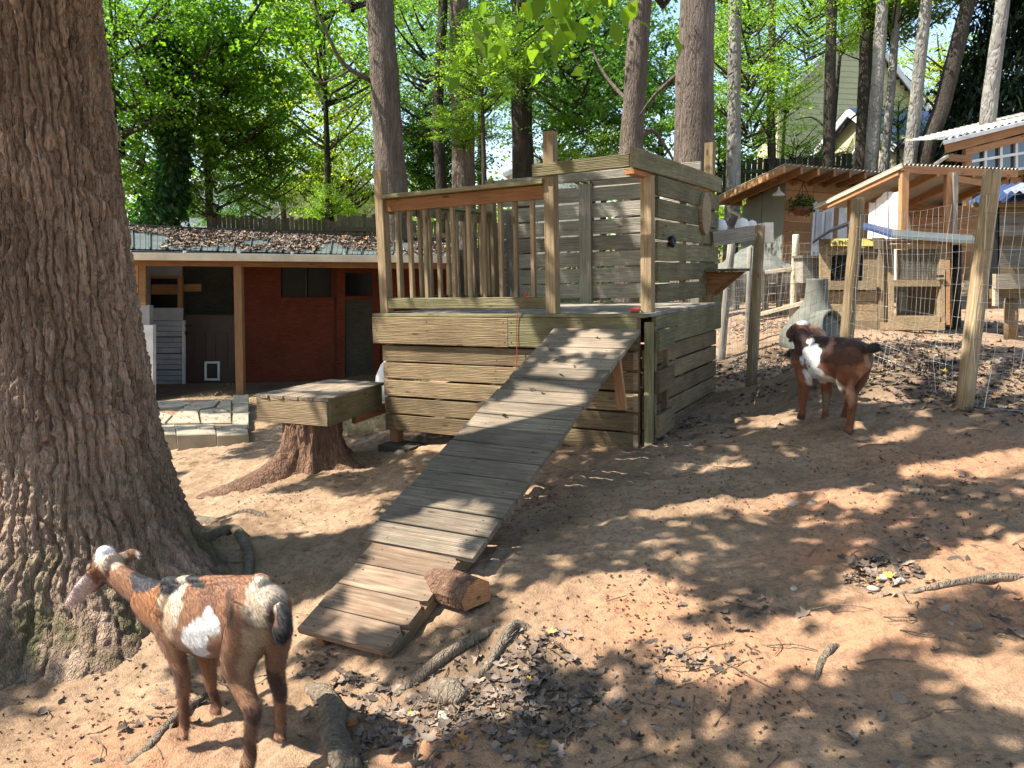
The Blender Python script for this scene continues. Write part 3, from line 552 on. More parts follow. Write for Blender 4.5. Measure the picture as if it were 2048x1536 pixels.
WH, OR, TN, DK, BK = (.74, .70, .64), (.33, .125, .04), (.50, .34, .20), (.07, .035, .02), (.012, .01, .009)
near = [([Q(280, 1190, 3.0), Q(318, 1212, 2.97), Q(365, 1228, 2.93), Q(420, 1236, 2.87), Q(480, 1228, 2.77), Q(525, 1215, 2.70), Q(555, 1222, 2.64)], [.055, .10, .135, .150, .138, .108, .06], [.05, .072, .092, .116, .11, .09, .055]),
        ([Q(335, 1208, 2.97), Q(295, 1190, 3.0), Q(255, 1166, 3.05), Q(216, 1138, 3.1)], [.092, .070, .056, .05], [.06, .046, .038, .036]),
        ([Q(228, 1130, 3.08), Q(210, 1134, 3.12), Q(196, 1150, 3.2), Q(184, 1168, 3.28), Q(178, 1176, 3.32)], [.05, .054, .042, .03, .022], [.046, .048, .034, .026, .02]),
        ([Q(216, 1110, 3.09), Q(206, 1105, 3.13)], [.03, .03], [.03, .03]),
        ([Q(198, 1138, 3.07), Q(182, 1156, 3.03), Q(163, 1180, 3.0), Q(148, 1198, 2.98), Q(132, 1211, 2.97)], [.02, .038, .042, .032, .008], [.012, .009, .008, .008, .006]),
        ([Q(232, 1116, 3.14), Q(250, 1113, 3.16), Q(264, 1108, 3.17), Q(278, 1108, 3.17)], [.016, .024, .026, .012], [.012, .011, .01, .009]),
        # hip bone, shoulder blade, spine
        ([Q(515, 1160, 2.71), Q(530, 1166, 2.68)], [.028, .024], [.03, .03]), ([Q(345, 1172, 2.9), Q(330, 1225, 2.88)], [.03, .05], [.02, .03]), ([Q(330, 1160, 2.96), Q(400, 1156, 2.88), Q(470, 1156, 2.78), Q(520, 1158, 2.71)], [.014, .008, .008, .014], [.025, .02, .02, .025]),
        # legs: fore left, fore right, hind left, hind right
        ([Q(325, 1225, 2.92), Q(340, 1275, 2.89), Q(354, 1318, 2.875), Q(364, 1356, 2.87), Q(366, 1378, 2.87), Q(366, 1418, 2.87), Q(369, 1448, 2.875), Q(366, 1462, 2.86), Q(364, 1479, 2.84)], [.078, .062, .037, .029, .027, .0185, .0205, .0175, .024], [.048, .042, .03, .027, .025, .0165, .02, .017, .022]),
        ([Q(392, 1255, 3.03), Q(408, 1300, 3.05), Q(417, 1335, 3.06), Q(420, 1358, 3.06), Q(425, 1385, 3.07), Q(432, 1406, 3.07), Q(430, 1428, 3.05)], [.06, .042, .03, .0265, .0175, .0195, .0235], [.05, .036, .028, .025, .0165, .019, .022]),
        ([Q(520, 1212, 2.69), Q(500, 1268, 2.665), Q(478, 1320, 2.67), Q(480, 1356, 2.66), Q(494, 1396, 2.625), Q(504, 1422, 2.61), Q(502, 1450, 2.62), Q(499, 1486, 2.63), Q(500, 1508, 2.635), Q(492, 1538, 2.60)], [.105, .096, .068, .046, .034, .031, .0225, .021, .0235, .0265], [.055, .056, .048, .036, .027, .027, .02, .019, .022, .0235]),
        ([Q(548, 1220, 2.70), Q(556, 1272, 2.735), Q(552, 1318, 2.775), Q(552, 1352, 2.785), Q(560, 1386, 2.785), Q(559, 1412, 2.81), Q(560, 1445, 2.83), Q(561, 1458, 2.83), Q(558, 1480, 2.81)], [.085, .07, .045, .034, .0295, .021, .02, .0215, .025], [.05, .046, .036, .03, .026, .0185, .0185, .02, .022]),
        ([Q(556, 1212, 2.63), Q(566, 1232, 2.595), Q(563, 1262, 2.57), Q(557, 1288, 2.56)], [.02, .026, .034, .01], [.02, .026, .034, .01])]
OR = (.275, .128, .058)
pn = [(Q(300, 1215, 2.9), (.09, .2, .07), (.34, .14, .05), 4), (Q(338, 1215, 2.86), (.035, .12, .10), (.52, .37, .23), 6), (Q(362, 1200, 2.86), (.038, .14, .085), (.62, .5, .37), 6), (Q(300, 1158, 3.0), (.075, .12, .035), (.04, .035, .04), 6), (Q(345, 1160, 2.95), (.085, .12, .03), (.03, .028, .03), 6), (Q(395, 1158, 2.88), (.045, .12, .022), (.035, .03, .03), 7),
      (Q(470, 1158, 2.8), (.09, .12, .024), (.24, .12, .07), 5), (Q(425, 1195, 2.78), (.07, .14, .045), (.21, .095, .05), 5), (Q(530, 1195, 2.6), (.085, .13, .075), (.46, .37, .28), 5), (Q(510, 1225, 2.6), (.045, .1, .05), (.40, .30, .2), 5), (Q(462, 1222, 2.65), (.034, .12, .05), (.11, .05, .026), 7),
      (Q(505, 1290, 2.58), (.05, .08, .06), (.46, .30, .16), 4), (Q(486, 1330, 2.6), (.04, .08, .06), (.40, .25, .13), 4), (Q(402, 1270, 2.8), (.055, .16, .082), WH, 10), (Q(432, 1228, 2.76), (.043, .16, .058), WH, 10), (Q(416, 1250, 2.78), (.05, .16, .06), WH, 10), (Q(420, 1318, 2.85), (.08, .2, .018), (.40, .2, .1), 5),
      (Q(564, 1252, 2.55), (.042, .095, .085), BK, 9), (Q(545, 1225, 2.6), (.025, .06, .025), (.14, .07, .04), 5), (Q(208, 1104, 3.1), (.062, .09, .034), (.85, .82, .78), 9), (Q(232, 1135, 3.0), (.03, .05, .022), (.52, .36, .24), 5), (Q(222, 1122, 3.08), (.05, .08, .03), (.55, .40, .28), 5), (Q(150, 1192, 2.98), (.062, .09, .075), (.68, .50, .41), 7), (Q(272, 1108, 3.16), (.02, .04, .02), (.8, .7, .6), 6), (Q(186, 1172, 3.3), (.05, .06, .03), (.5, .36, .26), 4),
      (Q(358, 1360, 2.86), (.03, .06, .05), (.13, .055, .03), 5), (Q(366, 1420, 2.86), (.02, .06, .07), (.17, .065, .03), 5), (Q(505, 1430, 2.6), (.03, .06, .05), (.10, .045, .025), 5), (Q(500, 1500, 2.62), (.03, .06, .03), (.2, .08, .035), 5), (Q(553, 1370, 2.77), (.03, .07, .075), (.09, .04, .022), 5), (Q(425, 1395, 3.06), (.03, .06, .035), (.12, .05, .025), 5)] + [(Q(*q), (.05, .05, .019), DK, 6) for q in ((363, 1480, 2.84), (430, 1429, 3.05), (558, 1482, 2.81), (490, 1545, 2.58))]
goat('brown_goat', 'near brown and tan goat with white flank patch and white poll', near, pn, OR, Q(450, 1490, 2.8), [Q(184, 1136, 3.15), Q(204, 1126, 3.24)], .02, 70000, .0058, flow=(.8, -.5, 0))
WB = (.70, .69, .66)
DB = (.055, .022, .014); RB_ = (.19, .066, .025)
far = [([P(1590, 705, 5.75), P(1610, 712, 5.7), P(1640, 718, 5.6), P(1680, 722, 5.45), P(1712, 715, 5.32), P(1735, 712, 5.25)], [.08, .125, .15, .16, .135, .08], [.07, .10, .125, .135, .115, .075]),
       ([P(1615, 700, 5.7), P(1605, 680, 5.75), P(1598, 668, 5.8)], [.10, .075, .068], [.075, .06, .055]),
       ([P(1614, 655, 5.8), P(1602, 660, 5.85), P(1590, 664, 5.92), P(1580, 670, 6.0)], [.055, .07, .056, .036], [.055, .065, .05, .036]),
       ([P(1592, 662, 5.78), P(1585, 674, 5.75), P(1578, 684, 5.74)], [.02, .03, .008], [.014, .012, .008]),
       ([P(1618, 656, 5.82), P(1634, 664, 5.78), P(1648, 674, 5.74), P(1655, 679, 5.72)], [.02, .042, .036, .012], [.014, .014, .012, .01]),
       ([P(1606, 722, 5.65), P(1609, 757, 5.64), P(1607, 780, 5.65), P(1606, 792, 5.65), P(1604, 812, 5.65), P(1604, 826, 5.65), P(1601, 838, 5.63)], [.085, .058, .038, .034, .023, .026, .031], [.055, .045, .034, .031, .021, .025, .027]),
       ([P(1648, 735, 5.65), P(1652, 770, 5.66), P(1652, 793, 5.66), P(1651, 815, 5.66), P(1649, 836, 5.66), P(1645, 850, 5.63)], [.08, .042, .034, .022, .026, .031], [.06, .04, .032, .021, .025, .027]),
       ([P(1712, 706, 5.33), P(1701, 742, 5.31), P(1692, 768, 5.35), P(1697, 785, 5.3), P(1705, 803, 5.26), P(1702, 825, 5.28), P(1699, 852, 5.3), P(1691, 874, 5.28)], [.12, .105, .07, .046, .036, .025, .027, .033], [.08, .075, .055, .038, .031, .023, .026, .028]),
       ([P(1726, 712, 5.36), P(1718, 750, 5.44), P(1705, 780, 5.52), P(1700, 800, 5.52), P(1693, 818, 5.56), P(1687, 834, 5.6), P(1681, 848, 5.58)], [.1, .08, .05, .036, .025, .026, .03], [.07, .06, .042, .033, .024, .025, .027]),
       ([P(1705, 686, 5.36), P(1718, 690, 5.32)], [.035, .03], [.04, .035]), ([P(1622, 678, 5.66), P(1660, 680, 5.5), P(1705, 684, 5.35)], [.03, .025, .03], [.035, .03, .035]),
       ([P(1728, 702, 5.27), P(1740, 698, 5.22), P(1752, 696, 5.18), P(1757, 702, 5.17)], [.022, .034, .036, .015], [.022, .034, .036, .015])]
pf = [(P(1650, 690, 5.5), (.34, .4, .12), DB, 3), (P(1624, 718, 5.5), (.042, .25, .085), WB, 10), (P(1634, 694, 5.48), (.026, .25, .05), WB, 10), (P(1628, 750, 5.5), (.06, .25, .06), WB, 8), (P(1645, 765, 5.5), (.11, .22, .05), (.62, .52, .4), 6), (P(1621, 738, 5.45), (.018, .1, .03), DB, 8),
      (P(1735, 738, 5.2), (.05, .12, .11), (.38, .18, .08), 4), (P(1690, 710, 5.3), (.09, .2, .07), (.10, .035, .018), 4), (P(1750, 697, 5.18), (.06, .07, .05), BK, 6), (P(1600, 645, 5.85), (.06, .12, .03), (.8, .78, .75), 8), (P(1585, 672, 5.8), (.04, .1, .05), (.035, .02, .015), 4), (P(1638, 664, 5.74), (.05, .06, .035), (.06, .035, .025), 4), (P(1652, 678, 5.72), (.04, .06, .02), (.4, .28, .18), 4),
      (P(1699, 790, 5.25), (.03, .1, .1), (.36, .17, .08), 2.5), (P(1650, 805, 5.62), (.05, .08, .09), (.22, .14, .08), 3)] + [(P(*q), (.07, .07, .03), DK, 4) for q in ((1602, 838, 5.63), (1646, 850, 5.63), (1691, 874, 5.28), (1680, 848, 5.58))]
goat('brown_goat', 'far dark brown goat with white flank patch standing by the wire fence', far, pf, RB_, P(1660, 850, 5.5), [P(1585, 660, 5.85)], .02, 40000, .008, flow=(.8, -.5, 0))
# ------------------------------------------------------------------ BARN ON THE LEFT
def yf(px): return 11.2 + (px - 220) * .00106
def bf(px, py, dy=0.): return P(px, py, yf(px) + dy)
def lerp4(a, b, c, d, u, v_): return lerp(lerp(a, b, u), lerp(c, d, u), v_)
bn = Th('goat_barn', 'low open-front goat barn with leaf strewn ribbed metal roof', 'barn', bf(480, 790))
def bpanel(name, x0, y0, x1, y1, mat, dy=0., th=.03, par=None):
    a, b, c, d = bf(x0, y0, dy), bf(x1, y0, dy), bf(x1, y1, dy), bf(x0, y1, dy); k_ = np.array([0, th, 0])
    return bn.poly(name, [a, b, c, d, a + k_, b + k_, c + k_, d + k_], [(0, 1, 2, 3), (7, 6, 5, 4), (0, 4, 5, 1), (1, 5, 6, 2), (2, 6, 7, 3), (3, 7, 4, 0)], mat, par=par)
BK_ = 1.45
bn.board('post', bf(482, 790, .06), bf(477, 530, .06), .115, .115, 'wood_cedar', up=(1, 0, 0)); bn.board('beam', bf(228, 523, .05), bf(900, 531, .05), .11, .06, 'wood_orange'); bn.board('post', bf(905, 790, .06), bf(900, 530, .06), .115, .115, 'wood_cedar', up=(1, 0, 0))
# gutter: U profile swept along the eave
gu = [(-.0, .05), (-.11, .055), (-.11, .03), (-.085, -.05), (-.0, -.055)]; ga, gb_ = bf(205, 512, -.1), bf(905, 519, -.1); vs = [q + np.array([0, y, z]) for q in (ga, gb_) for y, z in gu]
bn.poly('gutter', vs, [(i, i + 1, i + 6, i + 5) for i in range(4)], 'gutter_white')
for u in np.linspace(.08, .98, 7): q = lerp(ga, gb_, u); bn.board('gutter_bracket', q + [0, -.115, .07], q + [0, .02, .07], .03, .02, 'paint_white')
# roof panels with ribs
E0, E1, G0, G1 = bf(195, 496, -.12), bf(905, 513, -.12), P(190, 452, 13.6), P(905, 484, 15.2)
npn = 22
for i in range(npn):
    u0, u1 = i / npn, (i + .985) / npn; a, b, c, d = lerp(E0, E1, u0), lerp(E0, E1, u1), lerp(G0, G1, u1), lerp(G0, G1, u0); up = np.array([0, -.2, .98]); rw = .10
    prof = [(0, 0), (.04, 0), (.065, .035), (.10, .035), (.125, 0), (.45, 0), (.46, .008), (.49, .008), (.5, 0), (.78, 0), (.79, .008), (.82, .008), (.83, 0), (1, 0)]
    vs = [lerp(a, b, p) + up * h for p, h in prof] + [lerp(d, c, p) + up * h for p, h in prof]; m = len(prof); bn.poly('roof_panel', vs, [(q, q + 1, m + q + 1, m + q) for q in range(m - 1)], 'metal_roof')
bn.board('ridge_cap', G0 + [0, 0, .03], G1 + [0, 0, .03], .05, .2, 'black'); bn.board('drip_edge', E0 + [0, .0, -.045], E1 + [0, 0, -.045], .05, .03, 'black')
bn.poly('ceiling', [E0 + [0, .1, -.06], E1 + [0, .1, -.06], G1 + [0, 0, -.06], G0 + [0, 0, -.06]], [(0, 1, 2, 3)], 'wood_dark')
# left front bay
bpanel('corner_board', 240, 524, 261, 615, 'paint_white', .03, .05)
for x0, x1 in ((261, 276), (277, 291)): bpanel('panel_board', x0, 525, x1, 604, 'wood_cedar', .02, .05)
bpanel('trim', 262, 604, 291, 611, 'wood_cedar', .0, .06); bpanel('fascia_box', 255, 611, 299, 650, 'grey_box', .0, .12); bpanel('fascia_box', 270, 611, 271, 650, 'black', -.004, .01)
bpanel('corner_board', 281, 650, 306, 802, 'paint_white', .0, .1)
for k_ in range(5): bpanel('siding_board', 240, 652 + k_ * 30, 280, 680.5 + k_ * 30, 'gutter_white', .04 + .004 * (k_ % 2), .03)
# back wall
bpanel('wall_panel', 291, 526, 364, 552, 'grey_box', BK_); bpanel('wall_panel', 291, 616, 366, 641, 'vinyl', BK_); bpanel('wall_panel', 355, 552, 364, 616, 'wood_cedar', BK_ - .02, .06); bpanel('wall_panel', 285, 552, 300, 616, 'grey_box', BK_)
bpanel('window_frame', 300, 552, 356, 557, 'wood_cedar', BK_ - .03, .05); bpanel('shelf', 303, 569, 356, 589, 'wood_orange', BK_ + .12, .06); bpanel('window_pane', 298, 552, 357, 617, 'black', BK_ + .5)  # black sheet behind the shelf stands in for the unlit interior, not glass
for k_ in range(4):
    y0 = 641 + k_ * 33
    for q in range(3): bpanel('siding_board', 298 + k_ * .8, y0 + q * 10.6 + 1, 364, y0 + q * 10.6 + 10.6, 'vinyl', BK_ - .03 + .012 * q, .02)
bpanel('corner_board', 364, 641, 369, 774, 'paint_white', BK_ - .05, .05)
dr = bpanel('door', 369, 633, 474, 776, 'door_brown', BK_, .045)
bpanel('door_top_edge', 369, 629, 474, 633, 'wood_dark', BK_ - .03, .08, dr)
for x0, x1 in ((386, 411), (428, 455)):
    bpanel('moulding', x0, 664, x1, 667, 'door_brown', BK_ - .02, .02, dr); bpanel('moulding', x0, 733, x1, 736, 'door_brown', BK_ - .02, .02, dr); bpanel('moulding', x0, 667, x0 + 3, 733, 'door_brown', BK_ - .02, .02, dr); bpanel('moulding', x1 - 3, 667, x1, 733, 'door_brown', BK_ - .02, .02, dr)
bpanel('pet_flap', 412, 726, 436, 758, 'black', BK_ - .03, .02, dr)
for a in ((409, 723, 439, 727), (409, 757, 439, 761), (409, 727, 413, 757), (435, 727, 439, 757)): bpanel('flap_frame', *a, 'paint_white', BK_ - .045, .03, dr)
q = bf(374, 651, BK_); bn.tube('door_handle', [q + [0, -.06, 0], q + [.09, -.07, .005]], .012, 'black', 8, par=dr); q = bf(374, 666, BK_); bn.tube('door_lock', [q, q + [0, -.04, 0]], .03, 'black', 12, par=dr)
bpanel('sill_board', 365, 568, 402, 583, 'wood_cedar', BK_ + .3, .03); bpanel('door_header', 364, 524, 476, 529, 'wood_dark', BK_)
for x0, y0, x1, y1 in ((476, 526, 562, 790), (562, 526, 668, 535), (562, 598, 668, 790), (662, 526, 674, 790)): bpanel('plywood_sheet', x0, y0, x1, y1, 'wood_red', BK_ + .01 * (x0 > 600))
bpanel('window_frame', 562, 595, 668, 599, 'wood_red', BK_ - .05, .05); bpanel('window_frame', 611, 535, 614, 596, 'wood_dark', BK_ - .02, .04); bpanel('window_pane', 562, 534, 664, 598, 'dark_glass', BK_ + .06, .01)
for a in ((674, 535, 690, 800), (745, 535, 760, 800), (690, 535, 745, 546), (690, 592, 745, 600)): bpanel('door_frame', *a, 'wood_red', BK_ - .03, .05)
bpanel('door_panel', 688, 598, 747, 800, 'wood_dark', BK_); bpanel('window_pane', 688, 544, 747, 594, 'dark_glass', BK_ + .02, .01); bpanel('plywood_sheet', 760, 526, 905, 800, 'wood_red', BK_)
bn.poly('rear_wall', [bf(150, 464, BK_ + .6), bf(1000, 503, BK_ + .6), bf(1000, 850, BK_ + .6), bf(150, 850, BK_ + .6)], [(0, 1, 2, 3)], 'wood_dark'); bn.board('side_wall', bf(236, 660, .1), bf(236, 640, BK_ + 1.6), 2.2, .04, 'wood_dark'); bn.board('side_wall', bf(905, 660, .1), bf(905, 640, BK_ + 1.6), 2.2, .04, 'wood_dark')  # dark-coloured walls added to block light and keep the interior black
# white sack behind the playhouse corner
q = P(764, 752, 8.6); v_, f_ = lathe([(0, 0), (.14, 0), (.17, .1), (.15, .25), (.09, .38), (.04, .43), (0, .44)], (0, 0, 0), 14); o = poly('feed_sack', v_, f_, 'cloth_white', None, True); o.location = (q[0] + .08, q[1], q[2] - .25); tag(o, 'white sack half hidden behind the playhouse left corner', 'sack')
# ------------------------------------------------------------------ FLAGSTONE PORCH
pz = P(400, 866, 8.0)[2]
def pg(px, py): d = ray(px, py); t = (pz - ZC) / d[2]; return O0 + d * t
fp = Th('flagstone_porch', 'low raised porch of pale flagstones edged with stone blocks before the barn', 'porch', pg(400, 850))
def slab(name, pts, top, bot, mat):
    pts = [np.array([p[0], p[1], top]) for p in pts]; m = len(pts); c = sum(pts) / m; inn = [lerp(p, c, .03) + [0, 0, 0] for p in pts]; mid = [p + [0, 0, -.012] for p in pts]; lo = [p * [1, 1, 0] + [0, 0, bot] for p in pts]
    return fp.poly(name, inn + mid + lo, [tuple(range(m))] + [(k_ * m + i, k_ * m + (i + 1) % m, (k_ + 1) * m + (i + 1) % m, (k_ + 1) * m + i) for k_ in (0, 1) for i in range(m)], mat)
gz = Hs(*pg(400, 860)[:2])[0]
slab('bed', [pg(150, 866), pg(494, 864), pg(494, 792), pg(190, 800)], pz - .03, gz - .25, 'dirt')
for x0, x1 in ((150, 262), (264, 352), (354, 432), (434, 497)): slab('edge_block', [pg(x0, 869 + j(1)), pg(x1, 866 + j(1)), pg(x1 - 2, 848), pg(x0 - 4, 850)], pz + j(.006), gz - .2, 'stone_edge' if 0 else 'stone')
for y0, y1, xo in ((847, 826, 0), (825, 808, 0), (807, 790, 0)): slab('edge_block', [pg(465, y0), pg(497, y0), pg(497, y1), pg(466, y1)], pz + j(.006), gz - .2, 'stone')
for poly_ in ([(262, 846), (330, 845), (345, 830), (300, 818), (250, 822)], [(334, 845), (400, 844), (395, 820), (365, 815), (349, 829)], [(404, 844), (462, 843), (462, 822), (430, 815), (400, 820)], [(300, 816), (362, 813), (385, 806), (360, 800), (290, 803)], [(368, 813), (398, 818), (428, 812), (440, 800), (392, 803)], [(434, 812), (462, 818), (462, 800), (444, 801)]): slab('flagstone', [pg(*q) for q in poly_], pz - .004 + j(.006), pz - .1, 'stone')
# ------------------------------------------------------------------ FENCE ON THE RIGHT
def rpost(label, base, top, Yb, Yt, dia, mat='wood_post', name='fence_post', group='round posts of the wire fence'):
    a, b = P(*base, Yb), P(*top, Yt); a[2] = min(a[2], H(a[0], a[1])) - .05; o = Th(name, label, 'fence post', a, None, group); n = 14
    pp = [lerp(a, b, u) for u in np.linspace(0, 1, 8)]; rr = [dia / 2 * (1.06 - .1 * u + j(.02)) for u in np.linspace(0, 1, 8)]; v_, f_ = tube(pp + [pp[-1] + np.array([0, 0, .008])], rr + [rr[-1] * .8], n); 
    # grain axis is X: store the shaft turned so that local X runs along it
    ax = V(b - a).normalized(); rot = frame(V(a), V(b), (0, 1, 0)); me = bpy.data.meshes.new('shaft'); inv = rot.transposed(); me.from_pydata([tuple(inv @ (V(q) - V(a))) for q in v_], [], f_); me.materials.append(bpy.data.materials[mat])
    for p in me.polygons: p.use_smooth = len(p.vertices) == 4
    s_ = bpy.data.objects.new('shaft', me); link(s_, o.e); s_.matrix_basis = rot.to_4x4(); return a, b
fA = rpost('tall leaning round post nearest the right edge of the fence', (1928, 812), (1985, 342), 5.5, 5.5, .118); fB = rpost('round fence post standing behind the far goat', (1690, 712), (1717, 398), 6.8, 6.75, .11)
fC = rpost('round fence post beside the playhouse with a grey board nailed on', (1502, 772), (1520, 452), 7.7, 7.65, .105); fD = rpost('grey leaning round post just behind the playhouse corner', (1440, 735), (1463, 488), 9.0, 8.9, .09, 'wood_grey')
fE = rpost('short split pale stake in the rear wire fence', (1586, 642), (1592, 470), 9.6, 9.6, .085, 'wood_pale'); fG = rpost('slim grey stake behind the fence left of the round post', (1494, 700), (1500, 495), 9.4, 9.4, .06, 'wood_grey')
o = Th('fence_board', 'grey weathered board bridging the playhouse and the fence post', 'board', P(1470, 475, 7.5)); o.board('plank', P(1425, 479, 7.45), P(1508, 465, 7.6), .14, .036, 'wood_grey')
def wire_span(o, a, b, h0a, h0b, ta, tb, nh, sp, sag=.03, wr=.0014, seed=0.):
    """welded wire between two post feet: nh horizontals, verticals each sp metres"""
    a = np.array(a); b = np.array(b); Ls = np.linalg.norm((b - a)[:2]); Vt = []; Fc = []; nv = int(Ls / sp); cnt = 0
    def pt(u, k_):
        w_ = k_ / (nh - 1); q = lerp(a, b, u); lo = lerp(h0a, h0b, u); hi = lerp(ta, tb, u); z = lo + (hi - lo) * w_ - sag * math.sin(math.pi * u) * w_ * 1.5
        wob = .03 * float(vn(np.array(u * 6 + seed), np.array(k_ * .45), 3.)); n_ = np.array([-(b - a)[1], (b - a)[0], 0]) / Ls; tng = (b - a) / np.linalg.norm(b - a)
        return np.array([q[0], q[1], float(z)]) + n_ * wob + tng * (.022 * float(vn(np.array(u * 9 + 40), np.array(k_ * .5 + seed), 1.)))
    def seg(pts):
        v_, f_ = tube(pts, wr, 3, False); k0 = sum(len(x) for x in Vt); Vt.append(v_); Fc.extend([tuple(i + k0 for i in f) for f in f_])
    for k_ in range(nh): seg([pt(u, k_) for u in np.linspace(0, 1, 22)])
    for i in range(nv + 1): seg([pt(i / nv, k_) for k_ in np.linspace(0, nh - 1, 7)])
    vs = [x for g in Vt for x in g]; return o.poly('wire_panel', vs, Fc, 'wire')
wf = Th('wire_fence', 'sagging welded wire mesh fence strung along the round posts on the right', 'wire fence', fB[0])
fZ = P(2160, 830, 5.0)
def gz_(p): return Hs(p[0], p[1])[0] + .01
topz = lambda px, py, Y: P(px, py, Y)[2]
off = np.array([0, -.06, 0])
wire_span(wf, fC[0] + off, fB[0] + off, gz_(fC[0]), gz_(fB[0]), topz(1520, 520, 7.6), topz(1712, 460, 6.8), 10, .055, .05, seed=1.)
wire_span(wf, fB[0] + off, fA[0] + off, gz_(fB[0]), gz_(fA[0]), topz(1712, 430, 6.8), topz(1975, 390, 5.5), 13, .055, .03, seed=2.)
wire_span(wf, fA[0] + off, fZ + off, gz_(fA[0]), gz_(fZ), topz(1975, 390, 5.5), topz(2160, 350, 5.0), 13, .055, .03, seed=3.)
wire_span(wf, fD[0] + off, fC[0] + off, gz_(fD[0]), gz_(fC[0]), topz(1460, 535, 8.9), topz(1518, 520, 7.6), 10, .05, .02, seed=4.)
wf2 = Th('wire_fence', 'rear welded wire fence with pale rails around the garden bed', 'wire fence', fE[0]); fE2 = P(1700, 640, 9.3); fE1 = P(1460, 690, 10.0)
wire_span(wf2, fE1, fE[0] + off, gz_(fE1), gz_(fE[0]), topz(1490, 492, 9.8), topz(1590, 488, 9.6), 12, .05, .02, seed=5.); wire_span(wf2, fE[0] + off, fE2, gz_(fE[0]), gz_(fE2), topz(1590, 488, 9.6), topz(1690, 470, 9.3), 12, .05, .02, seed=6.)
wf2.board('rail', P(1530, 545, 9.75), P(1605, 535, 9.55), .05, .04, 'wood_pale'); wf2.board('rail', P(1515, 630, 9.7), P(1610, 605, 9.5), .05, .04, 'wood_pale')
# ------------------------------------------------------------------ CHICKEN COOP WITH SIGN
cp = Th('chicken_coop', 'small timber coop with curled metal roof and a yellow name sign', 'coop', P(1770, 656, 9.0))
def cY(x): return (1700 - x) * .0026
def cbx(name, x0, y0, x1, y1, mat, Y, th=.03, par=None, o=cp, dY=0.):
    s0, s1 = (cY(x0), cY(x1)) if o is cp else (0., dY)
    a, b, c, d = P(x0, y0, Y + s0), P(x1, y0, Y + s1), P(x1, y1, Y + s1), P(x0, y1, Y + s0); k_ = np.array([0, th, 0])
    return o.poly(name, [a, b, c, d, a + k_, b + k_, c + k_, d + k_], [(0, 1, 2, 3), (7, 6, 5, 4), (0, 4, 5, 1), (1, 5, 6, 2), (2, 6, 7, 3), (3, 7, 4, 0)], mat, par=par)
for i in range(4): cbx('siding_board', 1652, 583 + i * 20, 1755, 602 + i * 20, 'wood_post', 9.0 - .004 * i)
cbx('siding_board', 1640, 478, 1760, 510, 'wood_post', 9.02); cbx('siding_board', 1640, 511, 1661, 582, 'wood_post', 9.02); cbx('siding_board', 1728, 511, 1760, 582, 'wood_post', 9.02); cbx('ledge', 1640, 562, 1752, 580, 'wood_post', 8.93, .1); cbx('opening', 1655, 505, 1735, 585, 'black', 9.35)  # black sheet inside the window hole stands in for interior shade
sg = cbx('sign', 1662, 477, 1748, 492, 'sign_yellow', 8.96, .02)
fcv = bpy.data.curves.new('lettering', 'FONT'); fcv.body = 'THE KITCHEN'; fcv.size = .085; fcv.extrude = .003; fcv.align_x = 'LEFT'; ft = bpy.data.objects.new('tmpf', fcv); COL.objects.link(ft); dg = bpy.context.evaluated_depsgraph_get(); lm = bpy.data.meshes.new_from_object(ft.evaluated_get(dg)); bpy.data.objects.remove(ft)
wl = max(v.co.x for v in lm.vertices); sc_ = (P(1745, 490, 8.95)[0] - P(1674, 490, 8.95)[0]) / wl * 1.09; lm.materials.clear(); lm.materials.append(bpy.data.materials['black']); lo_ = bpy.data.objects.new('lettering', lm); link(lo_, sg); p_ = cp.l(P(1674, 489.5, 8.95 + cY(1674))); lo_.location = p_; lo_.rotation_euler = (R_(90), 0, -math.atan(.0026 * F / 9.0)); lo_.scale = (sc_, sc_, 1)
v_, f_ = lathe([(0, -.02), (.022, -.015), (.03, 0), (.02, .018), (0, .024)], cp.l(P(1668, 485, 8.95 + cY(1668))), 10); poly('sign_emblem', v_, f_, 'wood_green', sg, True)
# run with mesh door
for x0, x1, y0, y1, m in ((1758, 1768, 485, 662, 'wood_post'), (1779, 1788, 490, 655, 'wood_post'), (1880, 1890, 480, 655, 'wood_post'), (1893, 1900, 482, 650, 'wood_cedar')): cbx('frame_post', x0, y0, x1, y1, m, 8.98, .07)
for x0, x1, y0, y1, m in ((1760, 1895, 488, 498, 'wood_post'), (1788, 1880, 560, 573, 'wood_post'), (1788, 1880, 632, 645, 'wood_post'), (1765, 1900, 478, 487, 'wood_cedar'), (1762, 1890, 645, 660, 'wood_post')): cbx('frame_rail', x0, y0, x1, y1, m, 8.97, .06)
cbx('side_panel', 1766, 486, 1779, 660, 'wood_post', 9.02); cbx('rear_panel', 1795, 500, 1890, 655, 'wood_pale', 10.1); cbx('nest_box', 1822, 585, 1868, 625, 'wood_pale', 9.7, .3)
cbx('hasp', 1876, 550, 1888, 555, 'black', 8.94, .03); cbx('rear_wall', 1640, 480, 1770, 660, 'wood_fence', 9.9); cbx('side_wall', 1900, 486, 1905, 655, 'wood_post', 9.0, .9)
mw = [];  mf = []
for x in np.arange(1788, 1881, 3.2): v_, f_ = tube([cp.l(P(x, 498, 9.0 + cY(x))), cp.l(P(x, 560, 9.0 + cY(x)))], .0012, 3, False); k0 = len(mw); mw += v_; mf += [tuple(i + k0 for i in f) for f in f_]
for y in np.arange(500, 560, 3.2): v_, f_ = tube([cp.l(P(1788, y, 9.0 + cY(1788))), cp.l(P(1880, y, 9.0 + cY(1880)))], .0012, 3, False); k0 = len(mw); mw += v_; mf += [tuple(i + k0 for i in f) for f in f_]
poly('wire_panel', mw, mf, 'wire', cp.e)
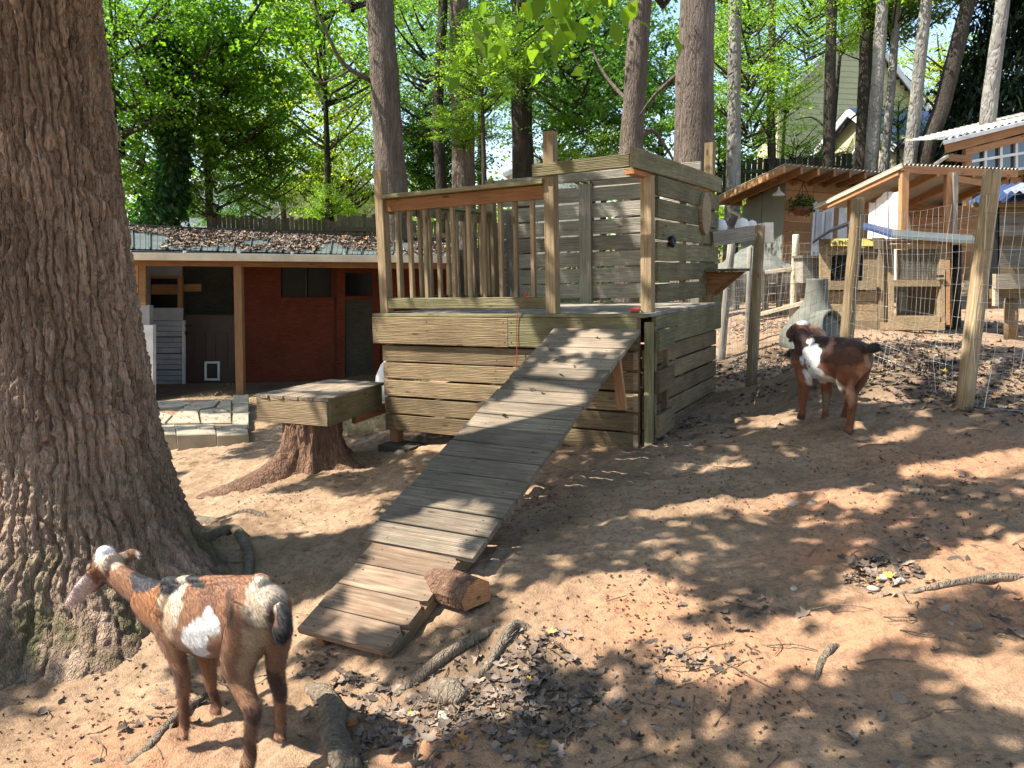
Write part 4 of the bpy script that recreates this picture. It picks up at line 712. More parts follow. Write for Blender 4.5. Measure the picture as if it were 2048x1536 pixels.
rof = [[P(1625, 483, 8.75), P(1660, 460, 8.8), P(1697, 447, 8.8), P(1745, 458, 8.75), P(1785, 471, 8.7), P(1850, 475, 8.7), P(1955, 482, 8.75)], [P(1640, 470, 10.1), P(1668, 454, 10.1), P(1700, 441, 10.1), P(1740, 447, 10.1), P(1785, 458, 10.1), P(1850, 464, 10.1), P(1945, 470, 10.1)]]
rof = [[P(x, y, Y + cY(x)) for x, y, Y in ((1625, 483, 8.9), (1660, 460, 8.93), (1697, 447, 8.93), (1745, 458, 8.9), (1785, 471, 8.9), (1850, 475, 8.9), (1955, 482, 8.9))], [P(x, y, Y + cY(x)) for x, y, Y in ((1640, 470, 10.1), (1668, 454, 10.1), (1700, 441, 10.1), (1740, 447, 10.1), (1785, 458, 10.1), (1850, 464, 10.1), (1945, 470, 10.1))]]
for i in range(6):
    a, b, c, d = rof[0][i], rof[0][i + 1], rof[1][i + 1], rof[1][i]; k_ = np.array([0, 0, -.03]); cp.poly('roof_sheet', [a, b, c, d, a + k_, b + k_, c + k_, d + k_], [(0, 1, 2, 3), (7, 6, 5, 4), (0, 4, 5, 1), (1, 5, 6, 2), (2, 6, 7, 3), (3, 7, 4, 0)], 'metal_blue' if i in (2, 3) else ('metal_roof' if i > 3 else 'black'))
v_, f_ = lathe([(0, 0), (.045, 0), (.062, .12), (.066, .12), (.066, .125), (.058, .125), (.042, .01), (0, .01)], (0, 0, 0), 16); o = poly('tin_pail', v_, f_, 'zinc', None, True); o.location = V(P(1756, 498, 8.9 + cY(1756))); tag(o, 'small tin pail hanging under the coop roof beside the sign', 'pail')
# dark round post by the coop
o = Th('round_post', 'thick dark round post beside the coop door', 'post', P(1905, 650, 9.2)); o.tube('shaft', [P(1906, 655, 9.2), P(1908, 490, 9.2)], [.085, .08], 'bark_dark', 14)
# grey bottle-shaped shelter
cc = P(1628, 672, 8.4); o = Th('concrete_shelter', 'grey bottle shaped shelter with a dark round opening beside the coop', 'shelter', cc); v_, f_ = lathe([(.36, -.12), (.36, .0), (.33, .08), (.25, .2), (.17, .3), (.12, .4), (.11, .6), (.115, .62), (0, .62)], cc, 24); o.poly('shell', v_, f_, 'concrete', True)
hd = V(P(1664, 650, 8.1)); v_, f_ = lathe([(.165, -.2), (.165, 0), (.15, .015), (.135, 0), (.13, -.15)], hd, 24, (.45, -.88, .12)); o.poly('rim', v_, f_, 'concrete', True); v_, f_ = lathe([(0, 0), (.132, 0)], hd + Vector((-.03, .06, -.008)), 24, (.45, -.88, .12)); o.poly('opening', v_, f_, 'black')  # solid black disc inside the rim paints the shade of the hole
# purple grey crate cabinet
o = Th('crate_cabinet', 'weathered grey plank cabinet left of the coop window', 'cabinet', P(1630, 580, 9.3)); 
for i in range(5): cbx('plank', 1606 + i * 9, 515, 1614 + i * 9, 566, 'wood_grey', 9.3, .25, o=o)
cbx('lid', 1604, 511, 1652, 516, 'wood_grey', 9.25, .32, o=o)
# raised garden bed with netting
o = Th('garden_bed', 'raised plank garden bed under pale netting inside the rear fence', 'garden bed', P(1530, 610, 11)); 
for i in range(3): cbx('plank', 1460, 548 + i * 20, 1600, 566 + i * 20, 'wood_grey' if i < 2 else 'wood_tan', 11.2 - .01 * i, .04, o=o)
for x in (1528, 1556, 1470): cbx('bed_post', x, 540, x + 9, 618, 'wood_dark', 11.1, .08, o=o)
bx_ = []; 
for u in np.linspace(0, 1, 13):
    for v2 in np.linspace(0, 1, 7): q = lerp(P(1455, 545, 11.3), P(1600, 538, 11.3), u); q = q + np.array([0, 1.3 * v2, .34 * math.sin(math.pi * min(1, max(0, u * 1.0))) * math.sin(math.pi * v2) + .05 * math.sin(u * 20 + v2 * 9)]); bx_.append(q)
o.poly('netting', bx_, [(i * 7 + k_, i * 7 + k_ + 1, (i + 1) * 7 + k_ + 1, (i + 1) * 7 + k_) for i in range(12) for k_ in range(6)], 'concrete', True)
# ------------------------------------------------------------------ RAISED HUTCH AT THE RIGHT EDGE
ht = Th('raised_hutch', 'raised plank hutch on round legs with blue corrugated roof at the right edge', 'hutch', P(2030, 684, 8.0))
for i in range(7): cbx('wall_board', 1996, 412 + i * 20, 2140, 431 + i * 20, 'wood_grey' if i % 3 else 'wood_tan', 8.0, .03, o=ht)
cbx('ledge', 1992, 548, 2140, 577, 'wood_pale', 7.85, .06, o=ht); cbx('beam', 1988, 578, 2140, 597, 'wood_tan', 7.9, .08, o=ht); cbx('eave_board', 1950, 398, 2140, 414, 'wood_tan', 7.85, .06, o=ht); cbx('side_wall', 1994, 412, 1999, 578, 'black', 8.0, .3, o=ht)
ht.tube('leg', [P(2022, 690, 8.0), P(2022, 596, 8.0)], .065, 'wood_tan', 12); ht.tube('leg', [P(2120, 690, 8.0), P(2120, 596, 8.0)], .065, 'wood_tan', 12); cbx('brace', 1990, 570, 1997, 612, 'wood_pale', 7.88, .05, o=ht)
def corrugated(o, name, a, b, c, d, n, amp, mat, m=5):
    """sheet a-b (one edge) to d-c (the other), waves run across a-b"""
    a, b, c, d = map(np.array, (a, b, c, d)); nn = np.cross(b - a, d - a); nn /= np.linalg.norm(nn); nn = nn if nn[2] > 0 else -nn; us = np.linspace(0, 1, n * m + 1); vs = []
    for w_ in (0, 1): 
        for u in us: vs.append(lerp(lerp(a, b, u), lerp(d, c, u), w_) + nn * amp * math.sin(2 * math.pi * u * n))
    k_ = len(us); return o.poly(name, vs, [(i, i + 1, k_ + i + 1, k_ + i) for i in range(k_ - 1)], mat, True)
corrugated(ht, 'roof_sheet', P(1932, 407, 7.7), P(2150, 395, 7.7), P(2200, 345, 9.1), P(1990, 372, 9.1), 14, .014, 'metal_blue')
corrugated(ht, 'roof_sheet', P(2002, 385, 7.68), P(2150, 381, 7.68), P(2200, 350, 8.6), P(2040, 368, 8.6), 9, .014, 'metal_pale')
# ------------------------------------------------------------------ COVERED RUN (corrugated lean-to)
cr = Th('covered_run', 'open lean-to run with clear corrugated roof on cedar posts behind the coop', 'lean-to', P(1810, 640, 11.0))
rA, rB_, rC, rD = P(1803, 328, 10.9), P(2040, 338, 11.6), P(1870, 420, 14.6), P(1628, 413, 12.9)
corrugated(cr, 'roof_sheet', rA, rB_, rC, rD, 30, .018, 'plastic_sheet')
cr.board('rafter', lerp(rA, rD, .02) + [.02, .03, -.08], lerp(rA, rD, .92) + [.02, .03, -.08], .11, .04, 'wood_cedar'); cr.board('fascia', lerp(rA, rD, .0) + [0, -.03, -.035], lerp(rA, rD, .97) + [0, -.03, -.035], .05, .03, 'wood_pale')
for u in (.3, .6, .9): cr.board('rafter', lerp(rA, rB_, u) + [0, 0, -.09], lerp(rD, rC, u) + [0, 0, -.09], .11, .04, 'wood_cedar')
cr.board('beam', lerp(rA, rB_, .02) + [0, .02, -.07], lerp(rA, rB_, .98) + [0, .02, -.07], .1, .05, 'wood_cedar')
for px, y0, Y, m, s_ in ((1808, 345, 10.95, 'wood_cedar', .1), (1897, 345, 11.2, 'wood_cedar', .09), (1910, 345, 11.15, 'wood_grey', .07), (1990, 345, 11.5, 'wood_cedar', .09)): cr.board('post', P(px - 6, 640, Y), P(px, y0, Y), s_, s_, m, up=(0, 1, 0))
cr.board('post', P(1702, 600, 12.6), P(1703, 400, 12.6), .1, .1, 'wood_cedar', up=(0, 1, 0)); cr.board('brace', P(1900, 356, 11.2), P(2000, 371, 11.5), .09, .04, 'wood_cedar')
# rear timber wall of the run
for i in range(6): cr.board('wall_board', P(1800, 420 + i * 23, 13.6), P(2030, 425 + i * 23, 13.4), .185, .03, 'wood_cedar')
# white tarpaulin hanging on the run's side
nu, nv = 26, 16; vs = []
for i in range(nu):
    for k_ in range(nv):
        u, v2 = i / (nu - 1), k_ / (nv - 1); q = lerp(P(1738, 405, 11.9), P(1806, 372, 10.98), u); lo = lerp(P(1722, 570, 11.9), P(1850, 575, 10.9), u); q = lerp(q, lo, v2); vs.append(q + np.array([.0, -.05 * math.sin(u * 17 + v2 * 2.5) * (.3 + v2) - .03 * math.sin(u * 39 + v2 * 5), -.04 * math.sin(u * 9.4) * (1 - v2)]))
o = Th('white_tarpaulin', 'crumpled white tarpaulin hanging on the side of the covered run', 'tarpaulin', P(1780, 575, 11.4)); o.poly('sheet', vs, [(i * nv + k_, i * nv + k_ + 1, (i + 1) * nv + k_ + 1, (i + 1) * nv + k_) for i in range(nu - 1) for k_ in range(nv - 1)], 'cloth_white', True)
# ------------------------------------------------------------------ GARDEN SHED
gs = Th('garden_shed', 'cedar garden shed with mono pitch roof, grey-green side wall and white door', 'shed', P(1572, 590, 15.0))
sA, sB, sE = P(1572, 358, 15.0), P(1790, 362, 16.9), P(1484, 412, 17.0)           # wall top: corner, front far end, side far end
zb = P(1572, 605, 15.0)[2]
def wallq(name, a, b, z0, z1, mat, th=.04, o=gs, par=None):
    a = np.array(a); b = np.array(b); n_ = np.array([-(b - a)[1], (b - a)[0], 0]); n_ /= np.linalg.norm(n_); n_ = n_ if n_[1] > 0 else -n_
    qs = [np.array([q[0], q[1], z]) for q, z in ((a, z0[0]), (b, z0[1]), (b, z1[1]), (a, z1[0]))]; return o.poly(name, qs + [q + n_ * th for q in qs], [(0, 1, 2, 3), (7, 6, 5, 4), (0, 4, 5, 1), (1, 5, 6, 2), (2, 6, 7, 3), (3, 7, 4, 0)], mat, par=par)
hgt = sA[2] - zb
for i in range(12):
    z0 = zb + hgt * i / 12; z1 = zb + hgt * (i + .96) / 12
    wallq('wall_board', lerp(sA, sB, .005), lerp(sA, sB, .235), (z0, z0), (z1, z1), 'wood_cedar', .03)
    if i > 9: wallq('wall_board', lerp(sA, sB, .24), lerp(sA, sB, 1), (z0, z0), (z1, z1), 'wood_cedar', .03)
for i in range(2): wallq('side_panel', lerp(sA, sE, .5 * i + .01), lerp(sA, sE, .5 * i + .49), (zb, zb), (lerp(sA, sE, .5 * i)[2], lerp(sA, sE, .5 * i + .5)[2]), 'panel_green', .03)
dr = wallq('door', lerp(sA, sB, .245), lerp(sA, sB, .43), (zb, zb), (zb + hgt * .84, zb + hgt * .84), 'paint_white', .05)
for k_, (u0, u1) in enumerate(((.27, .32), (.355, .405))):
    for z0, z1 in ((.1, .42), (.48, .76)):
        a, b = lerp(sA, sB, u0) + [0, -.03, 0], lerp(sA, sB, u1) + [0, -.03, 0]; wallq('door_panel', a, b, (zb + hgt * z0,) * 2, (zb + hgt * z1,) * 2, 'vinyl', .015, par=dr)
wallq('door_post', lerp(sA, sB, .435), lerp(sA, sB, .47), (zb, zb), (zb + hgt * .84,) * 2, 'wood_cedar', .06); wallq('door', lerp(sA, sB, .475), lerp(sA, sB, .7), (zb, zb), (zb + hgt * .83,) * 2, 'paint_white', .05); wallq('wall_sheet', lerp(sA, sB, .705), lerp(sA, sB, 1), (zb, zb), (zb + hgt * .84,) * 2, 'wood_cedar', .05)
gs.board('header', lerp(sA, sB, -.14) + [0, -.05, .04], lerp(sA, sB, 1.) + [0, -.05, .04], .17, .05, 'wood_cedar')
wallq('black_strip', lerp(sA, sB, .0), lerp(sA, sB, 1), (sA[2] + .1,) * 2, (sA[2] + .3,) * 2, 'black', .03)  # plain black strip along the wall above the header
rA, rB_, rD = P(1570, 328, 13.7), P(1790, 346, 15.5), P(1432, 394, 16.6); rC = rB_ + (rD - rA)
corrugated(gs, 'roof_sheet', rA, rB_, rC, rD, 26, .02, 'plastic_sheet')
for u in np.linspace(0.0, 1, 8): gs.board('rafter', lerp(rA, rB_, u) + [0, 0.02, -.085], lerp(rD, rC, u) + [0, 0, -.085], .12, .045, 'wood_cedar')
for w_ in (.25, .5, .75): gs.board('batten', lerp(rA, rD, w_) + [0, 0, -.02], lerp(rB_, rC, w_) + [0, 0, -.02], .035, .05, 'wood_cedar', up=(0, 0, 1))
gs.board('eave_beam', P(1437, 402, 16.9), P(1484, 404, 16.9), .16, .06, 'wood_orange'); gs.tube('downpipe', [P(1457, 410, 16.8), P(1459, 420, 16.8), P(1480, 430, 16.8), P(1478, 445, 16.8)], .045, 'paint_white', 10)
o = Th('barn_lamp', 'white enamel dish lamp hanging under the garden shed eave', 'lamp', P(1557, 392, 14.8)); v_, f_ = lathe([(.01, .16), (.02, .1), (.05, .07), (.1, .03), (.12, 0), (.115, 0), (.09, .03), (0, .06)], P(1557, 391, 14.8), 20); o.poly('shade', v_, f_, 'paint_white', True); o.tube('cable', [P(1557, 376, 14.8), P(1556, 330, 14.8)], .006, 'black', 6)
# hanging basket
hb = P(1603, 432, 14.5); o = Th('hanging_basket', 'hanging basket of green plants on the cedar shed wall', 'hanging basket', hb); v_, f_ = lathe([(0, 0), (.12, .02), (.19, .09), (.22, .16), (.205, .16), (0, .14)], hb, 18); o.poly('basket', v_, f_, 'planter_brown', True)
for a in (0, 2.1, 4.2): o.tube('chain', [hb + [.2 * math.cos(a), .2 * math.sin(a), .15], hb + [0, 0, .62]], .006, 'black', 5)
o.tube('hook', [hb + [0, 0, .62], hb + [-.05, .2, .68], hb + [-.3, .5, .66]], .008, 'black', 6)
pp = hb + [0, 0, .2] + unit(700) * (rng.random((700, 1)) ** .5) * [.3, .3, .2]; v_, f_, r_ = leaves(pp, .05); lf = bpy.data.objects.new('foliage', np_mesh('foliage', v_ - hb, f_, 'leaf', False, {'rnd': ('FACE', r_)})); link(lf, o.e); lf.color = (.05, .10, .02, 1)
# clutter table in front of the shed: white bags and box
o = Th('potting_table', 'pale work table with stacked white bags against the garden shed', 'table', P(1480, 520, 12.4)); cbx('top', 1425, 462, 1520, 468, 'paint_white', 12.4, .7, o=o); cbx('drawer_box', 1528, 445, 1547, 485, 'gutter_white', 12.6, .3, o=o)
for x in (1430, 1515): cbx('leg', x, 468, x + 6, 560, 'wood_pale', 12.45, .05, o=o)
for x, y, s_ in ((1440, 462, .11), (1484, 460, .11), (1503, 460, .09)): v_, f_ = lathe([(0, 0), (s_, 0), (s_ * 1.1, s_ * .6), (s_ * .7, s_ * 1.5), (0, s_ * 1.8)], P(x, y, 12.7), 12); b_ = Th('white_bag', {1440: 'white bag at the left end of the potting table', 1484: 'white bag in the middle of the potting table', 1503: 'smaller white bag at the right end of the potting table'}[x], 'bag', P(x, y, 12.7), None, 'bags on the potting table'); b_.poly('body', v_, f_, 'cloth_white', True)
# ------------------------------------------------------------------ GREENHOUSE TOP RIGHT
gh = Th('greenhouse', 'greenhouse with white gridded windows under a sloping pale roof', 'greenhouse', P(1940, 560, 15.0))
a, b = P(1940, 300, 14.6), P(2150, 268, 15.4)
def gp(u, v_): return lerp4(P(1938, 300, 14.6), P(2150, 252, 15.6), P(1938, 338, 14.6), P(2150, 312, 15.6), u, v_)
for i in range(8): u = i / 7; gh.board('mullion', gp(u, 0), gp(u, 1.3), .05, .05, 'paint_white', up=(1, 0, 0))
for v2 in (0, .62, 1.25): gh.board('glazing_bar', gp(0, v2) + [0, -.01, 0], gp(1, v2) + [0, -.01, 0], .05, .05, 'paint_white')
for i in range(7):
    for v0, v1 in ((0, .62), (.62, 1.25)): gh.poly('pane', [gp(i / 7 + .01, v0) + [0, .04, 0], gp((i + 1) / 7 - .01, v0) + [0, .04, 0], gp((i + 1) / 7 - .01, v1) + [0, .04, 0], gp(i / 7 + .01, v1) + [0, .04, 0]], [(0, 1, 2, 3)], 'glass_clear')
gh.board('corner_post', P(1934, 560, 14.6), P(1934, 290, 14.6), .12, .12, 'wood_cedar', up=(0, 1, 0)); r0, r1 = P(1888, 285, 14.2), P(2160, 218, 15.2); gh.board('eave_trim', r0, r1, .07, .04, 'paint_white'); gh.board('eave_board', r0 + [.1, .12, -.09], r1 + [0, .12, -.09], .16, .04, 'wood_cedar'); gh.board('header', P(1930, 305, 14.5), P(2150, 250, 15.5), .12, .04, 'wood_cedar')
corrugated(gh, 'roof_sheet', r0 + [0, 0, .05], r1 + [0, 0, .05], r1 + [.8, 3, .5], r0 + [.8, 3, .5], 20, .02, 'plastic_sheet'); wallq('back_wall', P(1938, 300, 17.5), P(2200, 260, 18), (-1, -1), (4.5, 4.5), 'wood_cedar', o=gh); gh.board('low_roof_edge', P(1868, 330, 14.0), P(1895, 312, 14.2), .05, .05, 'wood_pale'); gh.board('low_roof_beam', P(1895, 315, 14.2), P(1935, 318, 14.4), .12, .05, 'wood_cedar')
# ------------------------------------------------------------------ HOUSES BEYOND
def house(name, label, corner_px, Yc, ux, uy, z0, zt_, gable, mats, lap=.2, windows=(), ridge_over=.4):
    """front wall (gable end) from corner along ux, side along uy (plan vectors)"""
    c = P(*corner_px, Yc); c[2] = z0; ux = np.array([*ux, 0.]); uy = np.array([*uy, 0.]); h = Th(name, label, 'house', c); L = np.linalg.norm(ux); d = ux / L; nrm = np.array([d[1], -d[0], 0]); nrm = nrm if nrm[1] < 0 else -nrm
    nb_ = int((zt_ + gable - z0) / lap)
    for i in range(nb_):
        z = z0 + i * lap; w0 = 0.; 
        if z + lap > zt_: w0 = min(.499, .5 * (z + lap * .5 - zt_) / max(gable, .01))
        a, b = c + ux * w0, c + ux * (1 - w0); a[2] = b[2] = z + lap / 2
        if np.linalg.norm(b - a) > .1: h.board('clapboard', a, b, lap * 1.12, .02, mats[0], up=np.array([0, 0, 1]) - nrm * .12)
    top = [c * [1, 1, 0] + np.array([0, 0, zt_]), c * [1, 1, 0] + ux + np.array([0, 0, zt_]), c * [1, 1, 0] + ux * .5 + np.array([0, 0, zt_ + gable])]
    bot = [c * [1, 1, 0] + np.array([0, 0, z0]), c * [1, 1, 0] + ux + np.array([0, 0, z0])]; k_ = -nrm * .08
    h.poly('wall', [bot[0] + k_, bot[1] + k_, bot[1] + uy, bot[0] + uy, top[0] + k_, top[1] + k_, top[1] + uy, top[0] + uy, top[2] + k_, top[2] + uy], [(0, 1, 5, 8, 4), (3, 2, 6, 9, 7), (0, 3, 7, 4), (1, 2, 6, 5)], mats[0])
    for sgn, e in ((0, top[0]), (1, top[1])):
        out = (ux if sgn else -ux) / L * ridge_over; dn = np.array([0, 0, -ridge_over * gable / (L / 2)]); q = [e + out + dn + nrm * .3, top[2] + nrm * .3, top[2] + uy, e + out + dn + uy]; kk = np.array([0, 0, .14]); h.poly('roof', q + [x + kk for x in q], [(0, 1, 2, 3), (7, 6, 5, 4), (0, 4, 5, 1), (1, 5, 6, 2), (2, 6, 7, 3), (3, 7, 4, 0)], mats[1])
        h.board('barge_board', e + out + dn + nrm * .33, top[2] + nrm * .33, .2, .05, mats[2])
    for u0, za, uw, hh in windows:
        q = c + ux * u0 + nrm * .05; q[2] = za; q2 = c + ux * (u0 + uw) + nrm * .05; q2[2] = za; mid = lerp(q, q2, .5); wn = h.board('window', mid - d * np.linalg.norm(q2 - q) / 2 + [0, 0, hh / 2], mid + d * np.linalg.norm(q2 - q) / 2 + [0, 0, hh / 2], hh, .03, 'dark_glass')
        for e0, e1 in ((q, q2), (q + [0, 0, hh], q2 + [0, 0, hh])): h.board('window_trim', e0 + nrm * .03, e1 + nrm * .03, .1, .05, 'paint_white')
        for e0 in (q, q2): h.board('window_trim', e0 + nrm * .035, e0 + nrm * .035 + [0, 0, hh], .1, .05, 'paint_white', up=d)
    return h
house('yellow_house', 'tall pale yellow clapboard house behind the garden shed', (1555, 330), 30, (5.6, 1.2), (2, 9), 1.0, P(1580, 190, 30)[2], 2.7, ('siding_yellow', 'shingle_pale', 'paint_white'), .2, [(.46, P(1650, 300, 30)[2], .12, 1.4)])
house('yellow_house', 'green-yellow clapboard house with pale grey roof behind leaning trunks', (1800, 330), 31, (-1.5, 5), (6.2, 2.2), 1.0, P(1790, 245, 31)[2] , 1.7, ('siding_lime', 'shingle_pale', 'paint_white'), .2)
house('small_outbuilding', 'tan outbuilding with blue shingle roof between the trunks', (1788, 330), 24, (-.9, 3.6), (3.4, .6), 1.0, P(1790, 285, 24)[2], 1.2, ('siding_tan', 'shingle_blue', 'paint_white'), .9)
house('small_outbuilding', 'narrow yellow gabled outbuilding beside the dark trunks', (1695, 335), 25, (1.0, .5), (1., 3), 1.0, P(1700, 300, 25)[2], .9, ('siding_yellow', 'shingle_pale', 'paint_white'), .3)
house('white_house', 'white house glimpsed far behind the central trunks', (1020, 400), 38, (4.5, .8), (1, 7), 1.5, P(1060, 345, 38)[2], 1.0, ('paint_white', 'shingle_brown', 'paint_white'), .25, [(.3, P(1050, 380, 38)[2], .15, .9)])
house('cream_house', 'cream house far behind the left fence', (560, 470), 34, (3.6, .3), (.5, 7), 1.2, P(600, 380, 34)[2], 1.2, ('siding_tan', 'shingle_pale', 'paint_white'), .25)
house('pale_house', 'pale blue-grey house wall seen under the left foliage', (345, 470), 36, (3.2, .2), (.5, 7), 1.2, P(400, 395, 36)[2], .9, ('car_paint', 'shingle_pale', 'paint_white'), .25)
# pale parked car behind the barn
cz = P(420, 470, 26); car = Th('parked_car', 'pale silver car parked behind the barn roof', 'car', cz)
prof = [(-2.1, .35), (-2.1, .75), (-1.9, .85), (-1.1, .95), (-.6, 1.4), (.7, 1.42), (1.3, .98), (2.0, .9), (2.12, .6), (2.1, .35)]
vs = [cz + np.array([x, y, z - .45]) for y in (-.85, .85) for x, z in prof]; m = len(prof); car.poly('body', vs, [tuple(range(m)), tuple(range(2 * m - 1, m - 1, -1))] + [(i, (i + 1) % m, m + (i + 1) % m, m + i) for i in range(m)], 'car_paint')
for x in (-1.3, 1.3):
    v_, f_ = lathe([(0, -.1), (.3, -.1), (.33, 0), (.3, .1), (0, .1)], cz + [x, -.85, -.1], 18, (0, 1, 0)); car.poly('wheel', v_, f_, 'black', True)
car.poly('window', [cz + [-.95, -.87, .52], cz + [-.55, -.87, .9], cz + [.65, -.87, .9], cz + [1.1, -.87, .52]], [(0, 1, 2, 3)], 'dark_glass')
for y in (-.6, .6): car.board('headlight', cz + [-2.12, y - .15, .25], cz + [-2.12, y + .15, .25], .12, .03, 'paint_white')
# ------------------------------------------------------------------ FAR PICKET FENCES
def pickets(label, a, b, h, n, mat='wood_fence', rails=True):
    a = np.array(a); b = np.array(b); o = Th('picket_fence', label, 'fence', lerp(a, b, .5))
    for i in range(n):
        q = lerp(a, b, (i + .5) / n); hh = h + random.uniform(-.04, .04); o.board('picket', q, q + [0, 0, hh], np.linalg.norm(b - a) / n * .9, .02, mat, up=(b - a))
    for z in (.25, h - .3): o.board('rail', a + [0, -.04, z], b + [0, -.04, z], .09, .04, mat)
pickets('low dark picket fence just behind the barn roof', P(420, 500, 17.5), P(690, 508, 17.5), .75, 30); pickets('taller dark picket fence left of the playhouse post', P(676, 500, 17), P(765, 502, 17), .75, 9); pickets('dark board fence between the grey trunks at right', P(1432, 400, 20), P(1700, 385, 20.5), .95, 24, 'wood_dark'); pickets('short dark board fence seen through the playhouse railing', P(770, 560, 17), P(1010, 560, 17), 1.25, 22)
# ------------------------------------------------------------------ TREES
def crown_mesh(name, seed, nclump=70, per=130, leaf=.035, flat=.45, shape='round', asp=.36):
    """unit-radius crown of leaf sprays; scaled per tree"""
    global rng
    keep = rng; rng = np.random.default_rng(seed); cs = unit(nclump) * (rng.random((nclump, 1)) ** .42)
    if shape == 'cone': cs[:, 2] = rng.uniform(-1, 1, nclump); a = rng.uniform(0, 6.28, nclump); rr = (1.05 - cs[:, 2]) * .5 * rng.uniform(.5, 1, nclump); cs[:, 0] = rr * np.cos(a); cs[:, 1] = rr * np.sin(a)
    pts = []
    for c in cs:
        m = int(per * rng.uniform(.5, 1.5)); R = rng.uniform(.16, .3); q = rng.normal(size=(m, 3)) * R * .55; q[:, 2] *= flat; q[:, 2] -= (q[:, 0] ** 2 + q[:, 1] ** 2) * .8; pts.append(c + q)
    v_, f_, r_ = leaves(np.concatenate(pts), leaf, .55, .35, asp); me = np_mesh(name, v_, f_, 'leaf', False, {'rnd': ('FACE', r_)}); rng = keep; return me, cs
def branch_mesh(name, cs, n, mat):
    vs, fs = [], []
    for c in cs[:n]:
        a = np.array([0, 0, min(c[2], .9) - .45 * np.linalg.norm(c[:2]) - .15]); mid = lerp(a, c, .5) + [0, 0, -.05]; v_, f_ = tube(smoothpath([a, mid, c], 3), [.022 * (1 - .75 * i / 6) for i in range(7)], 5, False); k0 = len(vs); vs += v_; fs += [tuple(i + k0 for i in f) for f in f_]
    me = bpy.data.meshes.new(name); me.from_pydata([tuple(v) for v in vs], [], fs); me.materials.append(bpy.data.materials[mat]); return me
CR = []
for k_ in range(5):
    me, cs = crown_mesh('crown', 100 + k_, 82, [125, 120, 90, 110, 130][k_], [.036, .042, .032, .048, .038][k_], .4); CR.append((me, branch_mesh('branches', cs, 26, 'bark_dark')))
CON, _cs = crown_mesh('needles', 200, 300, 230, .06, .4, 'cone', .13); CON.materials[0] = bpy.data.materials['needle']
GREEN = {'g': (.105, .20, .03), 'd': (.062, .135, .028), 'y': (.27, .33, .05), 'l': (.18, .28, .045), 'b': (.09, .175, .06)}
def crown(par, c, r, kind, col, rz=None, sz=1.0):
    me, bme = CR[kind]; o = bpy.data.objects.new('crown', me); link(o, par.e); o.location = V(par.l(c)); o.scale = (r, r, r * sz); o.rotation_euler.z = random.uniform(0, 6.28) if rz is None else rz; o.color = (*GREEN[col], 1)
    b = bpy.data.objects.new('branches', bme); link(b, par.e); b.location = o.location; b.scale = o.scale; b.rotation_euler = o.rotation_euler
def trunk(par, pts, rad, mat, sides=18, amp=.06, name='trunk'):
    pp = smoothpath(pts, 6); rr = np.interp(np.linspace(0, 1, len(pp)), np.linspace(0, 1, len(rad)), rad); v_, f_ = tube(pp, list(rr), sides); v_ = np.array([tuple(q) for q in v_]); cc = np.repeat(np.array(pp), sides, 0); k_ = np.tile(np.arange(sides), len(pp)); sd = random.uniform(0, 50)
    v_ = cc + (v_ - cc) * (1 + amp * fbm(np.cos(2 * np.pi * k_ / sides) * 2.2 + sd, np.sin(2 * np.pi * k_ / sides) * 2.2, np.repeat(np.arange(len(pp)), sides) * .5, 3))[:, None]; return par.poly(name, list(v_), f_, mat, True)
def tree(label, px, Y, dia, mat, crowns=(), name='tree', ztop=None, twigs=()):
    """px: list of (x, y) pixels up the stem, lowest first; extended to the ground and upwards"""
    pts = [P(x, y, Y) for x, y in px]; d = (pts[-1] - pts[0]) / np.linalg.norm(pts[-1] - pts[0]); g = pts[0].copy(); g[2] = Hs(g[0], g[1])[0] - .3; t = pts[-1] + d * (3.5 if ztop is None else ztop); full = ([g] if g[2] < pts[0][2] - .1 else []) + pts + [t]
    o = Th(name, label, 'tree', g, None, 'trees behind the yard'); n = len(full); trunk(o, full, [dia / 2 * (1.12 - .35 * i / (n - 1)) for i in range(n)], mat)
    for c in crowns: crown(o, P(c[0], c[1], c[2]), c[3], c[4], c[5], sz=c[6] if len(c) > 6 else .85)
    for tw in twigs: o.tube('limb', smoothpath([P(x, y, Y + dy) for x, y, dy in tw[0]], 5), list(np.linspace(tw[1], tw[1] * .3, (len(tw[0]) - 1) * 5 + 1)), mat, 8)
    return o
tree('thick brown trunk rising just left of the playhouse railing', [(790, 480), (778, 300), (768, 150), (759, 0)], 14.5, .56, 'bark_pine', [(700, -180, 15.5, 2.2, 0, 'g')], twigs=[([(748, 165, 0), (690, 130, -.4), (655, 70, -.6), (625, 0, -.8)], .05), ([(700, 140, -.3), (640, 165, -.5), (600, 120, -.6)], .02)])
tree('pale sunlit trunk behind the playhouse railing', [(928, 420), (926, 250), (921, 100), (918, 0)], 16, .46, 'bark_pine', [(1000, 90, 15.0, 1.1, 3, 'l', .6), (930, 250, 15.2, .8, 3, 'l', .5)])
tree('thin dark crooked trunk between the two pale trunks', [(884, 400), (876, 250), (880, 120), (886, 0)], 18, .25, 'bark_dark', [(850, 120, 19, 2.0, 2, 'b'), (870, 300, 20, 1.5, 1, 'd')])
tree('dark trunk left of the tall playhouse post', [(1046, 380), (1043, 200), (1043, 0)], 17, .46, 'bark_dark', [(1080, -40, 18, 2.0, 1, 'b')])
tree('dark slim trunk right of the tall playhouse post', [(1258, 400), (1268, 200), (1282, 0)], 13.5, .40, 'bark_pine', [(1150, 120, 16.5, 1.9, 1, 'b'), (1200, 250, 17, 1.5, 3, 'g')], twigs=[([(1262, 300, 0), (1300, 260, .4), (1335, 300, .6), (1350, 330, .7)], .05), ([(1262, 210, 0), (1210, 150, .5), (1180, 90, .7)], .04)])
